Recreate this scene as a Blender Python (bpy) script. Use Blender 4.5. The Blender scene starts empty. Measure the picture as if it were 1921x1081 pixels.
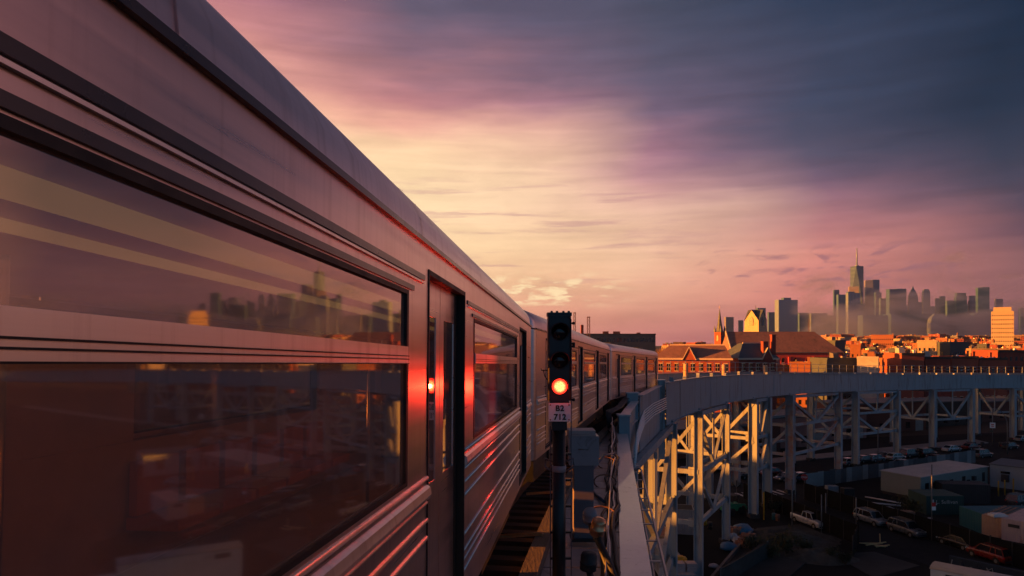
import bpy, math, random
from mathutils import Vector, Matrix

# ------------------------------------------------------------------ camera
scene = bpy.context.scene
RAD = math.radians
EYE = 25.0                                   # eye height above the street
cam_data = bpy.data.cameras.new("camera")
cam = bpy.data.objects.new("camera", cam_data)
scene.collection.objects.link(cam)
cam.location = (0, 0, EYE)
cam.rotation_euler = (RAD(90), 0, 0)
cam_data.sensor_width = 36.0
cam_data.lens = 36.0 * 1281 / 1921
cam_data.shift_y = 0.0518
cam_data.clip_start = 0.05
cam_data.clip_end = 20000
scene.camera = cam

# ------------------------------------------------------------------ colour management, sampling
scene.view_settings.view_transform = 'Standard'
scene.view_settings.look = 'None'
scene.view_settings.exposure = 1.7
scene.view_settings.gamma = 1.0
scene.render.engine = 'CYCLES'
scene.cycles.use_denoising = True
scene.cycles.max_bounces = 7
scene.cycles.diffuse_bounces = 3
scene.cycles.glossy_bounces = 4
scene.cycles.transmission_bounces = 4
scene.cycles.transparent_max_bounces = 8
scene.cycles.volume_bounces = 2
scene.cycles.sample_clamp_indirect = 4.0
scene.cycles.volume_step_rate = 4.0
scene.cycles.volume_max_steps = 64

def lin(c):
    out = []
    for v in c[:3]:
        v = v / 255.0
        out.append(v / 12.92 if v <= 0.04045 else ((v + 0.055) / 1.055) ** 2.4)
    return (out[0], out[1], out[2], 1.0)

# ------------------------------------------------------------------ world: dusk sky with a dark cloud deck
SUN_AZ, SUN_EL = RAD(-94), RAD(5.0)          # azimuth from the view axis, right positive
world = bpy.data.worlds.new("World")
scene.world = world
world.use_nodes = True
wt = world.node_tree
wt.nodes.clear()

class NT:
    """tiny expression helper for a node tree"""
    def __init__(self, tree):
        self.t = tree
    def link(self, a, sock):
        if isinstance(a, (int, float)):
            sock.default_value = a
        elif isinstance(a, tuple):
            sock.default_value = a
        else:
            self.t.links.new(a, sock)
    def math(self, op, a, b=0.0, clamp=False):
        n = self.t.nodes.new('ShaderNodeMath'); n.operation = op; n.use_clamp = clamp
        self.link(a, n.inputs[0]); self.link(b, n.inputs[1])
        return n.outputs[0]
    def mix(self, f, a, b, mode='MIX'):
        n = self.t.nodes.new('ShaderNodeMix'); n.data_type = 'RGBA'; n.blend_type = mode
        self.link(f, n.inputs[0]); self.link(a, n.inputs[6]); self.link(b, n.inputs[7])
        return n.outputs[2]
    def maprange(self, v, a, b, c=0.0, d=1.0, smooth=False):
        n = self.t.nodes.new('ShaderNodeMapRange')
        n.interpolation_type = 'SMOOTHSTEP' if smooth else 'LINEAR'
        self.link(v, n.inputs[0])
        for i, x in enumerate((a, b, c, d)):
            n.inputs[i + 1].default_value = x
        return n.outputs[0]
    def ramp(self, v, stops, ease='LINEAR'):
        n = self.t.nodes.new('ShaderNodeValToRGB')
        n.color_ramp.interpolation = ease
        els = n.color_ramp.elements
        els[0].position, els[0].color = stops[0]
        els[1].position, els[1].color = stops[-1]
        for p, c in stops[1:-1]:
            e = els.new(p); e.color = c
        self.link(v, n.inputs[0])
        return n.outputs[0]
    def noise(self, vec, scale, detail=4.0, rough=0.55, dist=0.0):
        n = self.t.nodes.new('ShaderNodeTexNoise')
        if vec is not None:
            self.t.links.new(vec, n.inputs['Vector'])
        n.inputs['Scale'].default_value = scale
        n.inputs['Detail'].default_value = detail
        n.inputs['Roughness'].default_value = rough
        n.inputs['Distortion'].default_value = dist
        return n.outputs[0]
    def combine(self, x, y, z):
        n = self.t.nodes.new('ShaderNodeCombineXYZ')
        for s, v in zip(n.inputs, (x, y, z)):
            self.link(v, s)
        return n.outputs[0]

def build_world():
    N = NT(wt)
    tc = wt.nodes.new('ShaderNodeTexCoord')
    sep = wt.nodes.new('ShaderNodeSeparateXYZ')
    wt.links.new(tc.outputs['Generated'], sep.inputs[0])
    X, Y, Z = sep.outputs
    az = N.math('MULTIPLY', N.math('ARCTAN2', X, Y), 180 / math.pi)      # degrees, right positive
    el = N.math('MULTIPLY', N.math('ARCSINE', Z), 180 / math.pi)
    # slow warp so that the cloud edges wander
    wv = N.combine(N.math('MULTIPLY', az, 0.045), N.math('MULTIPLY', el, 0.16), 3.1)
    w1 = N.math('SUBTRACT', N.noise(wv, 1.0, 3.0, 0.5), 0.5)
    wv2 = N.combine(N.math('MULTIPLY', az, 0.10), N.math('MULTIPLY', el, 0.62), 7.7)
    w2 = N.math('SUBTRACT', N.noise(wv2, 1.0, 6.0, 0.6, 0.6), 0.5)
    amp = N.maprange(el, 0.0, 14.0, 0.35, 1.0)
    warp = N.math('MULTIPLY', N.math('ADD', N.math('MULTIPLY', w1, 5.0), N.math('MULTIPLY', w2, 2.4)), amp)
    e2 = N.math('ADD', el, warp)
    f = N.math('DIVIDE', e2, 60.0, clamp=True)
    def R_(stops):
        return N.ramp(f, [(min(1.0, max(0.0, d / 60.0)), lin(c)) for d, c in stops], 'LINEAR')
    G_ = R_([(0, (66, 102, 134)), (8, (66, 112, 148)), (20, (44, 88, 124)), (35, (25, 52, 78)), (60, (18, 31, 46))])
    A_ = R_([(0, (218, 140, 110)), (6, (245, 200, 150)), (13, (252, 216, 166)), (18.5, (236, 176, 148)), (22, (206, 138, 132)),
             (25.5, (178, 112, 124)), (30, (124, 92, 114)), (40, (104, 84, 98)), (60, (92, 76, 90))])
    B_ = R_([(0, (206, 130, 112)), (2.5, (226, 158, 126)), (4.5, (242, 196, 150)), (8, (250, 214, 164)), (12, (252, 219, 173)), (15.5, (246, 205, 164)),
             (18, (226, 164, 146)), (20, (186, 124, 128)), (23, (126, 96, 114)), (26, (92, 84, 106)), (32, (56, 60, 82)), (45, (88, 76, 92)), (60, (92, 76, 90))])
    B2_ = R_([(0, (198, 124, 112)), (2.5, (216, 150, 124)), (4.5, (238, 186, 146)), (8, (244, 203, 160)), (12, (243, 204, 168)), (15, (233, 187, 160)), (17, (210, 158, 147)), (19, (160, 114, 128)), (21.5, (116, 92, 112)), (25, (86, 81, 104)), (32, (54, 60, 82)), (45, (88, 76, 92)), (60, (92, 76, 90))])
    C_ = R_([(0, (190, 118, 114)), (2, (204, 136, 120)), (4.5, (230, 172, 142)), (7, (238, 190, 156)), (10, (234, 188, 163)), (12.5, (204, 152, 149)),
             (15, (160, 114, 131)), (17.5, (108, 90, 113)), (21, (80, 79, 102)), (26, (62, 69, 90)), (40, (62, 60, 78)), (60, (84, 70, 84))])
    D_ = R_([(0, (176, 104, 106)), (3.5, (206, 124, 116)), (6.5, (212, 134, 123)), (8, (186, 120, 121)), (10, (146, 102, 116)), (12, (110, 86, 108)),
             (14.5, (78, 75, 98)), (18, (55, 65, 90)), (25, (32, 51, 76)), (40, (26, 36, 50)), (60, (11, 18, 27))])
    E_ = R_([(0, (122, 80, 94)), (3, (142, 91, 95)), (5, (130, 86, 92)), (7, (104, 72, 88)), (9, (72, 62, 82)), (12, (42, 52, 74)),
             (16, (12, 40, 64)), (22, (0, 32, 56)), (45, (6, 22, 36)), (60, (9, 18, 28))])
    F_ = R_([(0, (210, 132, 98)), (4, (232, 156, 108)), (8, (222, 150, 118)), (13, (202, 134, 126)), (20, (176, 120, 124)), (30, (130, 96, 112)), (45, (96, 80, 96)), (60, (92, 76, 90))])
    stations = [(-150, G_), (-105, A_), (-25, A_), (-8, B_), (2, B2_), (11, C_), (24, D_), (36, E_), (45, E_), (56, F_), (64, F_), (84, G_), (150, G_)]
    az2 = N.math('ADD', az, N.math('MULTIPLY', w1, 9.0))
    col = stations[0][1]
    for (a0, c0), (a1, c1) in zip(stations[:-1], stations[1:]):
        col = N.mix(N.maprange(az2, a0, a1, 0, 1), col, c1)
    # long thin streaks of cloud
    sv = N.combine(N.math('MULTIPLY', az, 0.055), N.math('MULTIPLY', el, 1.15), 1.3)
    s1 = N.noise(sv, 1.0, 7.0, 0.62, 0.4)
    pv = N.combine(N.math('MULTIPLY', az, 0.13), N.math('MULTIPLY', el, 0.36), 5.9)
    puff = N.maprange(N.noise(pv, 1.0, 7.0, 0.62, 0.8), 0.28, 0.74, 0.91, 1.09)
    gain = N.math('MULTIPLY', N.maprange(s1, 0.3, 0.72, 0.89, 1.09), puff)
    gcol = wt.nodes.new('ShaderNodeCombineColor')
    for i in range(3):
        wt.links.new(gain, gcol.inputs[i])
    col = N.mix(1.0, col, gcol.outputs[0], 'MULTIPLY')
    # thin grey mauve bars of cloud across the glow
    bv = N.combine(N.math('MULTIPLY', az, 0.085), N.math('MULTIPLY', N.math('ADD', el, N.math('MULTIPLY', w2, 0.8)), 1.35), 6.6)
    b1 = N.noise(bv, 1.0, 8.0, 0.66, 0.25)
    bm_ = N.math('MULTIPLY', N.maprange(b1, 0.53, 0.66, 0, 0.46, True), N.math('MULTIPLY', N.maprange(el, 3.5, 6.0, 0, 1, True), N.maprange(el, 11, 15.5, 1, 0.0, True)))
    col = N.mix(N.math('MULTIPLY', bm_, N.maprange(az, 8, 22, 1, 0.0, True)), col, lin((176, 124, 132)))
    # small bright cumulus low in the glow
    cv = N.combine(N.math('MULTIPLY', az, 0.42), N.math('MULTIPLY', el, 1.7), 9.2)
    c1 = N.noise(cv, 1.0, 6.0, 0.62, 0.3)
    band = N.math('MULTIPLY', N.maprange(el, 2.6, 3.6, 0, 1, True), N.maprange(el, 4.6, 6.2, 1, 0, True))
    azb = N.math('MULTIPLY', N.maprange(az, -22, -4, 0.3, 1, True), N.maprange(az, 5, 11, 1, 0, True))
    cm = N.math('MULTIPLY', N.maprange(c1, 0.47, 0.60, 0, 0.85, True), N.math('MULTIPLY', band, azb))
    col = N.mix(cm, col, lin((255, 228, 178)))
    # torn grey scud over the far towers
    dv = N.combine(N.math('MULTIPLY', az, 0.30), N.math('SUBTRACT', N.math('MULTIPLY', el, 1.25), N.math('MULTIPLY', az, 0.09)), 4.4)
    d1 = N.noise(dv, 1.0, 6.0, 0.6, 0.8)
    band2 = N.math('MULTIPLY', N.maprange(el, 3.2, 4.6, 0, 1, True), N.maprange(el, 6.4, 8.0, 1, 0, True))
    azb2 = N.math('MULTIPLY', N.maprange(az, 13, 17, 0, 1, True), N.maprange(az, 31, 36, 1, 0, True))
    dm = N.math('MULTIPLY', N.maprange(d1, 0.51, 0.66, 0, 0.62, True), N.math('MULTIPLY', band2, azb2))
    col = N.mix(dm, col, lin((136, 92, 108)))
    # below the horizon
    col = N.mix(N.maprange(el, -3.0, -0.2, 1, 0, True), col, lin((62, 46, 52)))
    bg = wt.nodes.new('ShaderNodeBackground')
    wt.links.new(col, bg.inputs[0])
    bg.inputs[1].default_value = SKY_GAIN
    sky = wt.nodes.new('ShaderNodeTexSky')
    sky.sky_type = 'NISHITA'
    sky.sun_disc = False
    sky.sun_elevation = SUN_EL
    sky.sun_rotation = SUN_AZ
    bg2 = wt.nodes.new('ShaderNodeBackground')
    wt.links.new(sky.outputs[0], bg2.inputs[0])
    bg2.inputs[1].default_value = 0.001
    add = wt.nodes.new('ShaderNodeAddShader')
    wt.links.new(bg.outputs[0], add.inputs[0]); wt.links.new(bg2.outputs[0], add.inputs[1])
    out = wt.nodes.new('ShaderNodeOutputWorld')
    wt.links.new(add.outputs[0], out.inputs['Surface'])
SKY_GAIN = 0.36
build_world()
world.cycles.sampling_method = 'MANUAL'
world.cycles.sample_map_resolution = 1024

# ------------------------------------------------------------------ sun
SUN_DIR = Vector((math.sin(SUN_AZ) * math.cos(SUN_EL), math.cos(SUN_AZ) * math.cos(SUN_EL), math.sin(SUN_EL)))
sun_data = bpy.data.lights.new("sun", 'SUN')
sun_data.energy = 5.0
sun_data.angle = RAD(0.6)
sun_data.color = (1.0, 0.31, 0.035)
sun = bpy.data.objects.new("sun", sun_data)
sun.rotation_euler = SUN_DIR.to_track_quat('Z', 'Y').to_euler()
sun.location = (-60, 0, 80)
scene.collection.objects.link(sun)

# ------------------------------------------------------------------ materials
def mat(name, c, rough=0.6, metal=0.0, var=0.22, scale=2.0, bump=0.0, spec=0.5, dirt=None, stretch=(1, 1, 1), coat=0.0):
    """principled surface with uneven colour and gloss; c is a linear base colour"""
    m = bpy.data.materials.new(name); m.use_nodes = True
    t = m.node_tree; N = NT(t)
    b = t.nodes['Principled BSDF']
    tc = t.nodes.new('ShaderNodeTexCoord')
    mp = t.nodes.new('ShaderNodeMapping'); mp.inputs['Scale'].default_value = stretch
    t.links.new(tc.outputs['Object'], mp.inputs[0])
    n1 = N.noise(mp.outputs[0], scale, 6.0, 0.62)
    n2 = N.noise(mp.outputs[0], scale * 0.17, 3.0, 0.5)
    lo = tuple(x * (1 - var) for x in c) + (1,); hi = tuple(min(1, x * (1 + var)) for x in c) + (1,)
    f = N.maprange(N.math('ADD', N.math('MULTIPLY', n1, 0.6), N.math('MULTIPLY', n2, 0.4)), 0.3, 0.7)
    col = N.mix(f, lo, hi)
    if dirt:
        dcol, amount, dsc = dirt
        n3 = N.noise(mp.outputs[0], dsc, 8.0, 0.7, 0.5)
        col = N.mix(N.maprange(n3, 0.62 - amount * 0.3, 0.72, 0, 0.85, True), col, tuple(dcol) + (1,))
    t.links.new(col, b.inputs['Base Color'])
    t.links.new(N.maprange(n1, 0.3, 0.7, max(0.02, rough * 0.85), min(1, rough * 1.15)), b.inputs['Roughness'])
    b.inputs['Metallic'].default_value = metal
    b.inputs['Specular IOR Level'].default_value = spec
    b.inputs['Coat Weight'].default_value = coat
    if bump:
        bp = t.nodes.new('ShaderNodeBump'); bp.inputs['Strength'].default_value = bump
        bp.inputs['Distance'].default_value = 0.02
        t.links.new(n1, bp.inputs['Height']); t.links.new(bp.outputs[0], b.inputs['Normal'])
    return m

def emit(name, c, strength):
    m = bpy.data.materials.new(name); m.use_nodes = True
    t = m.node_tree; t.nodes.clear()
    e = t.nodes.new('ShaderNodeEmission'); e.inputs[0].default_value = tuple(c) + (1,); e.inputs[1].default_value = strength
    o = t.nodes.new('ShaderNodeOutputMaterial'); t.links.new(e.outputs[0], o.inputs[0])
    return m

def facade(name, wall, glass, bw=3.4, rh=3.6, mortar=0.9, rough=0.3, spec=0.6):
    """distant tower skin: a grid of floors and bays in the object's own coordinates"""
    m = bpy.data.materials.new(name); m.use_nodes = True
    t = m.node_tree; N = NT(t); b = t.nodes['Principled BSDF']
    tc = t.nodes.new('ShaderNodeTexCoord')
    sep = t.nodes.new('ShaderNodeSeparateXYZ'); t.links.new(tc.outputs['Object'], sep.inputs[0])
    v = N.combine(N.math('ADD', sep.outputs[0], sep.outputs[1]), sep.outputs[2], 0.0)
    br = t.nodes.new('ShaderNodeTexBrick'); t.links.new(v, br.inputs['Vector'])
    br.offset = 0.0
    br.inputs['Color1'].default_value = tuple(glass) + (1,)
    br.inputs['Color2'].default_value = tuple(g * 1.5 for g in glass) + (1,)
    br.inputs['Mortar'].default_value = tuple(wall) + (1,)
    br.inputs['Scale'].default_value = 1.0
    br.inputs['Mortar Size'].default_value = mortar
    br.inputs['Mortar Smooth'].default_value = 0.0
    br.inputs['Brick Width'].default_value = bw
    br.inputs['Row Height'].default_value = rh
    t.links.new(br.outputs[0], b.inputs['Base Color'])
    b.inputs['Roughness'].default_value = rough
    b.inputs['Specular IOR Level'].default_value = spec
    return m

def brick(name, c, c2, mortar, sx=0.22, sz=0.075):
    """brick wall with courses in the object's own coordinates"""
    m = facade(name, mortar, c, sx, sz, 0.012, 0.85, 0.25)
    for n in m.node_tree.nodes:
        if n.type == 'TEX_BRICK':
            n.offset = 0.5
            n.inputs['Color2'].default_value = tuple(c2) + (1,)
    return m

def train_steel(name, c, rough, aniso=0.0):
    m = bpy.data.materials.new(name); m.use_nodes = True
    t = m.node_tree; N = NT(t); b = t.nodes['Principled BSDF']
    tc = t.nodes.new('ShaderNodeTexCoord')
    mp = t.nodes.new('ShaderNodeMapping'); mp.inputs['Scale'].default_value = (1, 0.12, 6)
    t.links.new(tc.outputs['Object'], mp.inputs[0])
    n1 = N.noise(mp.outputs[0], 3.0, 6.0, 0.6)
    col = N.mix(N.maprange(n1, 0.3, 0.7), tuple(x * 0.9 for x in c) + (1,), tuple(min(1, x * 1.06) for x in c) + (1,))
    t.links.new(col, b.inputs['Base Color'])
    b.inputs['Metallic'].default_value = 1.0
    t.links.new(N.maprange(n1, 0.25, 0.75, rough * 0.8, rough * 1.25), b.inputs['Roughness'])
    mp2 = t.nodes.new('ShaderNodeMapping'); mp2.inputs['Scale'].default_value = (1, 9, 0.35)
    t.links.new(tc.outputs['Object'], mp2.inputs[0])
    streak = N.maprange(N.noise(mp2.outputs[0], 1.6, 7.0, 0.65), 0.46, 0.72, 0, 0.30, True)
    t.links.new(N.mix(streak, col, (0.34, 0.22, 0.19, 1)), b.inputs['Base Color'])
    wav = N.noise(tc.outputs['Object'], 1.1, 2.0, 0.5)
    bp = t.nodes.new('ShaderNodeBump'); bp.inputs['Strength'].default_value = 0.10; bp.inputs['Distance'].default_value = 0.03
    t.links.new(wav, bp.inputs['Height']); t.links.new(bp.outputs[0], b.inputs['Normal'])
    return m

def train_glass(name):
    """window pane: mirror-like tinted glass that lets a little of the lit interior through"""
    m = bpy.data.materials.new(name); m.use_nodes = True
    t = m.node_tree; t.nodes.clear(); N = NT(t)
    g = t.nodes.new('ShaderNodeBsdfGlossy'); g.inputs['Roughness'].default_value = 0.035
    g.inputs['Color'].default_value = (0.80, 0.74, 0.72, 1)
    tcw = t.nodes.new('ShaderNodeTexCoord'); bpw = t.nodes.new('ShaderNodeBump'); bpw.inputs['Strength'].default_value = 0.05; bpw.inputs['Distance'].default_value = 0.02
    t.links.new(N.noise(tcw.outputs['Object'], 1.4, 2.0, 0.5), bpw.inputs['Height']); t.links.new(bpw.outputs[0], g.inputs['Normal'])
    tr = t.nodes.new('ShaderNodeBsdfTransparent'); tr.inputs['Color'].default_value = (0.80, 0.68, 0.58, 1)
    fr = t.nodes.new('ShaderNodeFresnel'); fr.inputs['IOR'].default_value = 1.9
    f = N.math('ADD', N.math('MULTIPLY', fr.outputs[0], 0.52), 0.45, clamp=True)
    mx = t.nodes.new('ShaderNodeMixShader')
    t.links.new(f, mx.inputs[0]); t.links.new(tr.outputs[0], mx.inputs[1]); t.links.new(g.outputs[0], mx.inputs[2])
    df = t.nodes.new('ShaderNodeBsdfDiffuse'); df.inputs['Color'].default_value = (0.55, 0.36, 0.31, 1)
    tc = t.nodes.new('ShaderNodeTexCoord'); mp = t.nodes.new('ShaderNodeMapping'); mp.inputs['Scale'].default_value = (1, 0.25, 1.5); t.links.new(tc.outputs['Object'], mp.inputs[0])
    warm_veil = N.maprange(N.noise(mp.outputs[0], 2.2, 5.0, 0.6), 0.3, 0.75, 0.12, 0.28)  # reddish diffuse veil added to brighten the panes like hazy reflections
    mx2 = t.nodes.new('ShaderNodeMixShader'); t.links.new(warm_veil, mx2.inputs[0]); t.links.new(mx.outputs[0], mx2.inputs[1]); t.links.new(df.outputs[0], mx2.inputs[2])
    o = t.nodes.new('ShaderNodeOutputMaterial'); t.links.new(mx2.outputs[0], o.inputs[0])
    return m

M = {}
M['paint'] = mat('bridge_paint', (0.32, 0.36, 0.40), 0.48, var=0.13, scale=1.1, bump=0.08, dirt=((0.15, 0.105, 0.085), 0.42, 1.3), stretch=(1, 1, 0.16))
M['paint_skylit'] = mat('bridge_paint_skylit', (0.62, 0.575, 0.58), 0.36, var=0.16, scale=5.0, bump=0.06, spec=0.9, coat=0.3, dirt=((0.2, 0.17, 0.165), 0.16, 3.0))  # girder paint with the sky light on upper faces put into its colour
M['rusty'] = mat('rusted_paint', (0.32, 0.36, 0.40), 0.65, var=0.12, scale=0.6, dirt=((0.40, 0.10, 0.025), 0.75, 0.35))
M['rail'] = mat('rail_steel', (0.30, 0.25, 0.23), 0.35, 0.9, scale=4)
M['dark_steel'] = mat('dark_steel', (0.035, 0.034, 0.036), 0.55, 0.2, scale=6)
M['black'] = mat('black_enamel', (0.012, 0.012, 0.014), 0.38, scale=8, var=0.3)
M['sig_black'] = mat('signal_enamel', (0.016, 0.017, 0.022), 0.32, scale=14, var=0.4, bump=0.08)
M['timber'] = mat('tie_timber', (0.06, 0.042, 0.035), 0.9, scale=5, var=0.4, bump=0.5, stretch=(1, 6, 6))
M['plank'] = mat('worn_timber', (0.20, 0.135, 0.10), 0.85, scale=5, var=0.35, bump=0.5, stretch=(6, 1, 6), dirt=((0.06, 0.04, 0.03), 0.3, 3.0))
M['deck'] = mat('deck_dark', (0.030, 0.026, 0.026), 0.9, scale=4, var=0.5, bump=0.5, spec=0.08)
M['walkway'] = mat('walkway_board', (0.52, 0.42, 0.40), 0.5, scale=6, var=0.2, bump=0.15, spec=0.7, dirt=((0.12, 0.08, 0.07), 0.25, 2.5))
M['cabinet'] = mat('cabinet_paint', (0.36, 0.29, 0.30), 0.42, var=0.1, scale=4, dirt=((0.10, 0.07, 0.06), 0.15, 3.0))
M['pedestal'] = mat('pedestal_paint', (0.19, 0.15, 0.165), 0.55, var=0.15, scale=4)
M['copper_sunlit'] = mat('bronze_sunlit', (0.78, 0.38, 0.19), 0.36, 0.9, var=0.2, scale=12, bump=0.1)  # copper tone strengthened with the golden sun that falls on the can
M['cable'] = mat('black_cable', (0.03, 0.026, 0.028), 0.6, scale=9, var=0.4)
M['conduit'] = mat('conduit_galv', (0.48, 0.42, 0.41), 0.42, 0.55, scale=8, var=0.25)
M['conduit_white'] = mat('conduit_painted', (0.85, 0.80, 0.79), 0.4, scale=6, var=0.12)
M['blue_cable'] = mat('blue_hose', (0.02, 0.055, 0.11), 0.4, scale=8)
M['rope'] = mat('rust_strap', (0.22, 0.10, 0.065), 0.7, scale=9, var=0.4)
M['steel'] = train_steel('train_side_steel', (0.75, 0.59, 0.565), 0.31)
M['steel_roof'] = train_steel('train_roof_steel', (0.80, 0.66, 0.66), 0.36)
M['steel_rib'] = train_steel('train_rib_steel', (0.90, 0.80, 0.76), 0.38)
M['steel_door'] = train_steel('train_door_steel', (0.52, 0.48, 0.47), 0.17)
M['glass'] = train_glass('train_window_glass')
M['rubber'] = mat('rubber_seal', (0.010, 0.009, 0.010), 0.6, scale=9)
M['band'] = mat('window_band', (0.050, 0.036, 0.040), 0.30, scale=3, spec=0.7)
M['interior'] = mat('train_interior', (0.40, 0.27, 0.23), 0.6, scale=3)
M['seat'] = mat('train_seat', (0.50, 0.17, 0.05), 0.45, scale=3)
M['tube_light'] = emit('train_ceiling_lamp', (1.0, 0.55, 0.17), 0.09)
M['steel_blue'] = mat('train_end_steel', (0.20, 0.225, 0.26), 0.4, 0.5, scale=4)
M['plate'] = mat('plate_white', (0.84, 0.83, 0.83), 0.5, var=0.08, scale=12)
M['ink'] = mat('plate_ink', (0.012, 0.012, 0.014), 0.6)
M['asphalt'] = mat('asphalt', (0.017, 0.020, 0.024), 0.8, scale=0.8, var=0.35, bump=0.2, dirt=((0.02, 0.02, 0.022), 0.35, 0.12), spec=0.08)
M['soil'] = mat('yard_ground', (0.015, 0.018, 0.020), 0.95, scale=0.5, var=0.5, bump=0.5, dirt=((0.018, 0.017, 0.016), 0.45, 0.08), spec=0.08)
M['ground'] = mat('ground_far', (0.06, 0.052, 0.048), 0.95, scale=0.05, var=0.4, spec=0.08)
M['concrete'] = mat('concrete', (0.20, 0.19, 0.185), 0.85, scale=1.0, var=0.25, bump=0.2, dirt=((0.08, 0.075, 0.07), 0.25, 0.5), spec=0.08)
M['concrete_dark'] = mat('stained_concrete', (0.06, 0.062, 0.062), 0.85, scale=0.7, var=0.35, dirt=((0.04, 0.038, 0.036), 0.35, 0.3), spec=0.08)
M['sidewalk'] = mat('sidewalk_concrete', (0.25, 0.23, 0.225), 0.85, scale=0.8, var=0.2, dirt=((0.11, 0.10, 0.10), 0.25, 0.5), spec=0.08)
M['mark'] = mat('road_paint', (0.55, 0.53, 0.52), 0.7, scale=2, var=0.3, dirt=((0.10, 0.10, 0.10), 0.35, 1.5), spec=0.08)
M['fence_black'] = mat('fence_screen', (0.010, 0.011, 0.011), 0.9, scale=1.0, var=0.4, spec=0.08)
M['fence_grey'] = mat('hoarding_board', (0.12, 0.125, 0.135), 0.7, scale=0.35, var=0.5)
M['post'] = mat('galvanised_post', (0.16, 0.16, 0.165), 0.5, 0.4, scale=4)
M['white_paint'] = mat('white_paint', (0.62, 0.62, 0.63), 0.5, scale=1.5, var=0.12, dirt=((0.3, 0.28, 0.27), 0.2, 0.8))
M['roof_white'] = mat('pale_roofing', (0.40, 0.38, 0.375), 0.7, scale=0.7, var=0.2, dirt=((0.17, 0.15, 0.14), 0.3, 0.5))
M['wall_navy'] = mat('navy_wall', (0.035, 0.05, 0.07), 0.8, scale=0.8, var=0.3, spec=0.1)
M['trailer'] = mat('trailer_siding', (0.21, 0.23, 0.215), 0.6, scale=0.8, var=0.12)
M['trailer_blue'] = mat('trailer_siding_blue', (0.20, 0.25, 0.29), 0.6, scale=0.8, var=0.12)
M['dark_glass'] = mat('dark_window', (0.010, 0.012, 0.016), 0.12, spec=0.7, scale=2)
M['cont_green'] = mat('container_green', (0.018, 0.060, 0.055), 0.6, scale=1.0, var=0.25)
M['cont_teal'] = mat('container_teal', (0.010, 0.105, 0.14), 0.55, scale=1.0, var=0.2)
M['cont_tan'] = mat('container_tan', (0.52, 0.30, 0.18), 0.65, scale=1.0, var=0.15, dirt=((0.3, 0.14, 0.08), 0.25, 0.8))
M['cont_pink'] = mat('container_cream', (0.52, 0.38, 0.35), 0.65, scale=1.0, var=0.12, dirt=((0.28, 0.17, 0.13), 0.2, 0.8))
M['cont_dark'] = mat('container_dark', (0.022, 0.022, 0.026), 0.6, scale=1.0, var=0.3)
M['cont_grey'] = mat('container_grey_blue', (0.24, 0.27, 0.31), 0.6, scale=1.0, var=0.15, dirt=((0.16, 0.10, 0.08), 0.2, 0.6))
M['yellow'] = mat('yellow_paint', (0.62, 0.34, 0.03), 0.55, scale=3, var=0.2)
M['tarp_blue'] = mat('blue_tarp', (0.03, 0.16, 0.30), 0.5, scale=3, var=0.3, bump=0.5)
M['bag_white'] = mat('white_bag', (0.45, 0.45, 0.46), 0.7, scale=4, var=0.25, bump=0.5)
M['brick_stack'] = mat('brick_pallet', (0.32, 0.15, 0.10), 0.8, scale=4, var=0.35, bump=0.4)
M['green_machine'] = mat('green_machine', (0.02, 0.22, 0.10), 0.5, scale=3)
M['red_sign'] = mat('red_sign', (0.55, 0.03, 0.025), 0.45, scale=4, var=0.1)
M['tyre'] = mat('tyre', (0.012, 0.012, 0.012), 0.8)
M['rim'] = mat('wheel_rim', (0.35, 0.35, 0.36), 0.35, 0.8)
M['tail'] = mat('tail_lamp', (0.45, 0.015, 0.012), 0.2)
M['head'] = mat('head_lamp', (0.6, 0.6, 0.58), 0.12)
M['lumber'] = mat('fresh_lumber', (0.62, 0.40, 0.18), 0.7, scale=5, var=0.2)
M['slate'] = mat('roof_slate', (0.25, 0.13, 0.11), 0.7, scale=0.8, var=0.3, dirt=((0.10, 0.075, 0.072), 0.35, 0.35))
M['slate_dark'] = mat('roof_slate_dark', (0.07, 0.09, 0.11), 0.6, scale=0.8, var=0.3)
M['church_red'] = mat('red_painted_brick', (0.50, 0.07, 0.06), 0.8, scale=1.2, var=0.15, dirt=((0.18, 0.03, 0.028), 0.25, 0.4))
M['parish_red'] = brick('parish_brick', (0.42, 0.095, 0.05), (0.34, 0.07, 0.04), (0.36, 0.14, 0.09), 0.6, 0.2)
M['trim'] = mat('cream_trim', (0.66, 0.50, 0.36), 0.6, scale=2, var=0.1)
M['stone_tan'] = mat('tower_stone', (0.52, 0.40, 0.25), 0.8, scale=0.8, var=0.2, dirt=((0.3, 0.2, 0.12), 0.25, 0.4))
M['gold_stone'] = mat('gilded_cross', (0.7, 0.5, 0.2), 0.4, 0.6)
M['twig'] = mat('bare_twigs', (0.20, 0.095, 0.06), 0.9, scale=2, var=0.35)
M['bark'] = mat('bark', (0.09, 0.06, 0.048), 0.9, scale=3, var=0.3)

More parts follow.
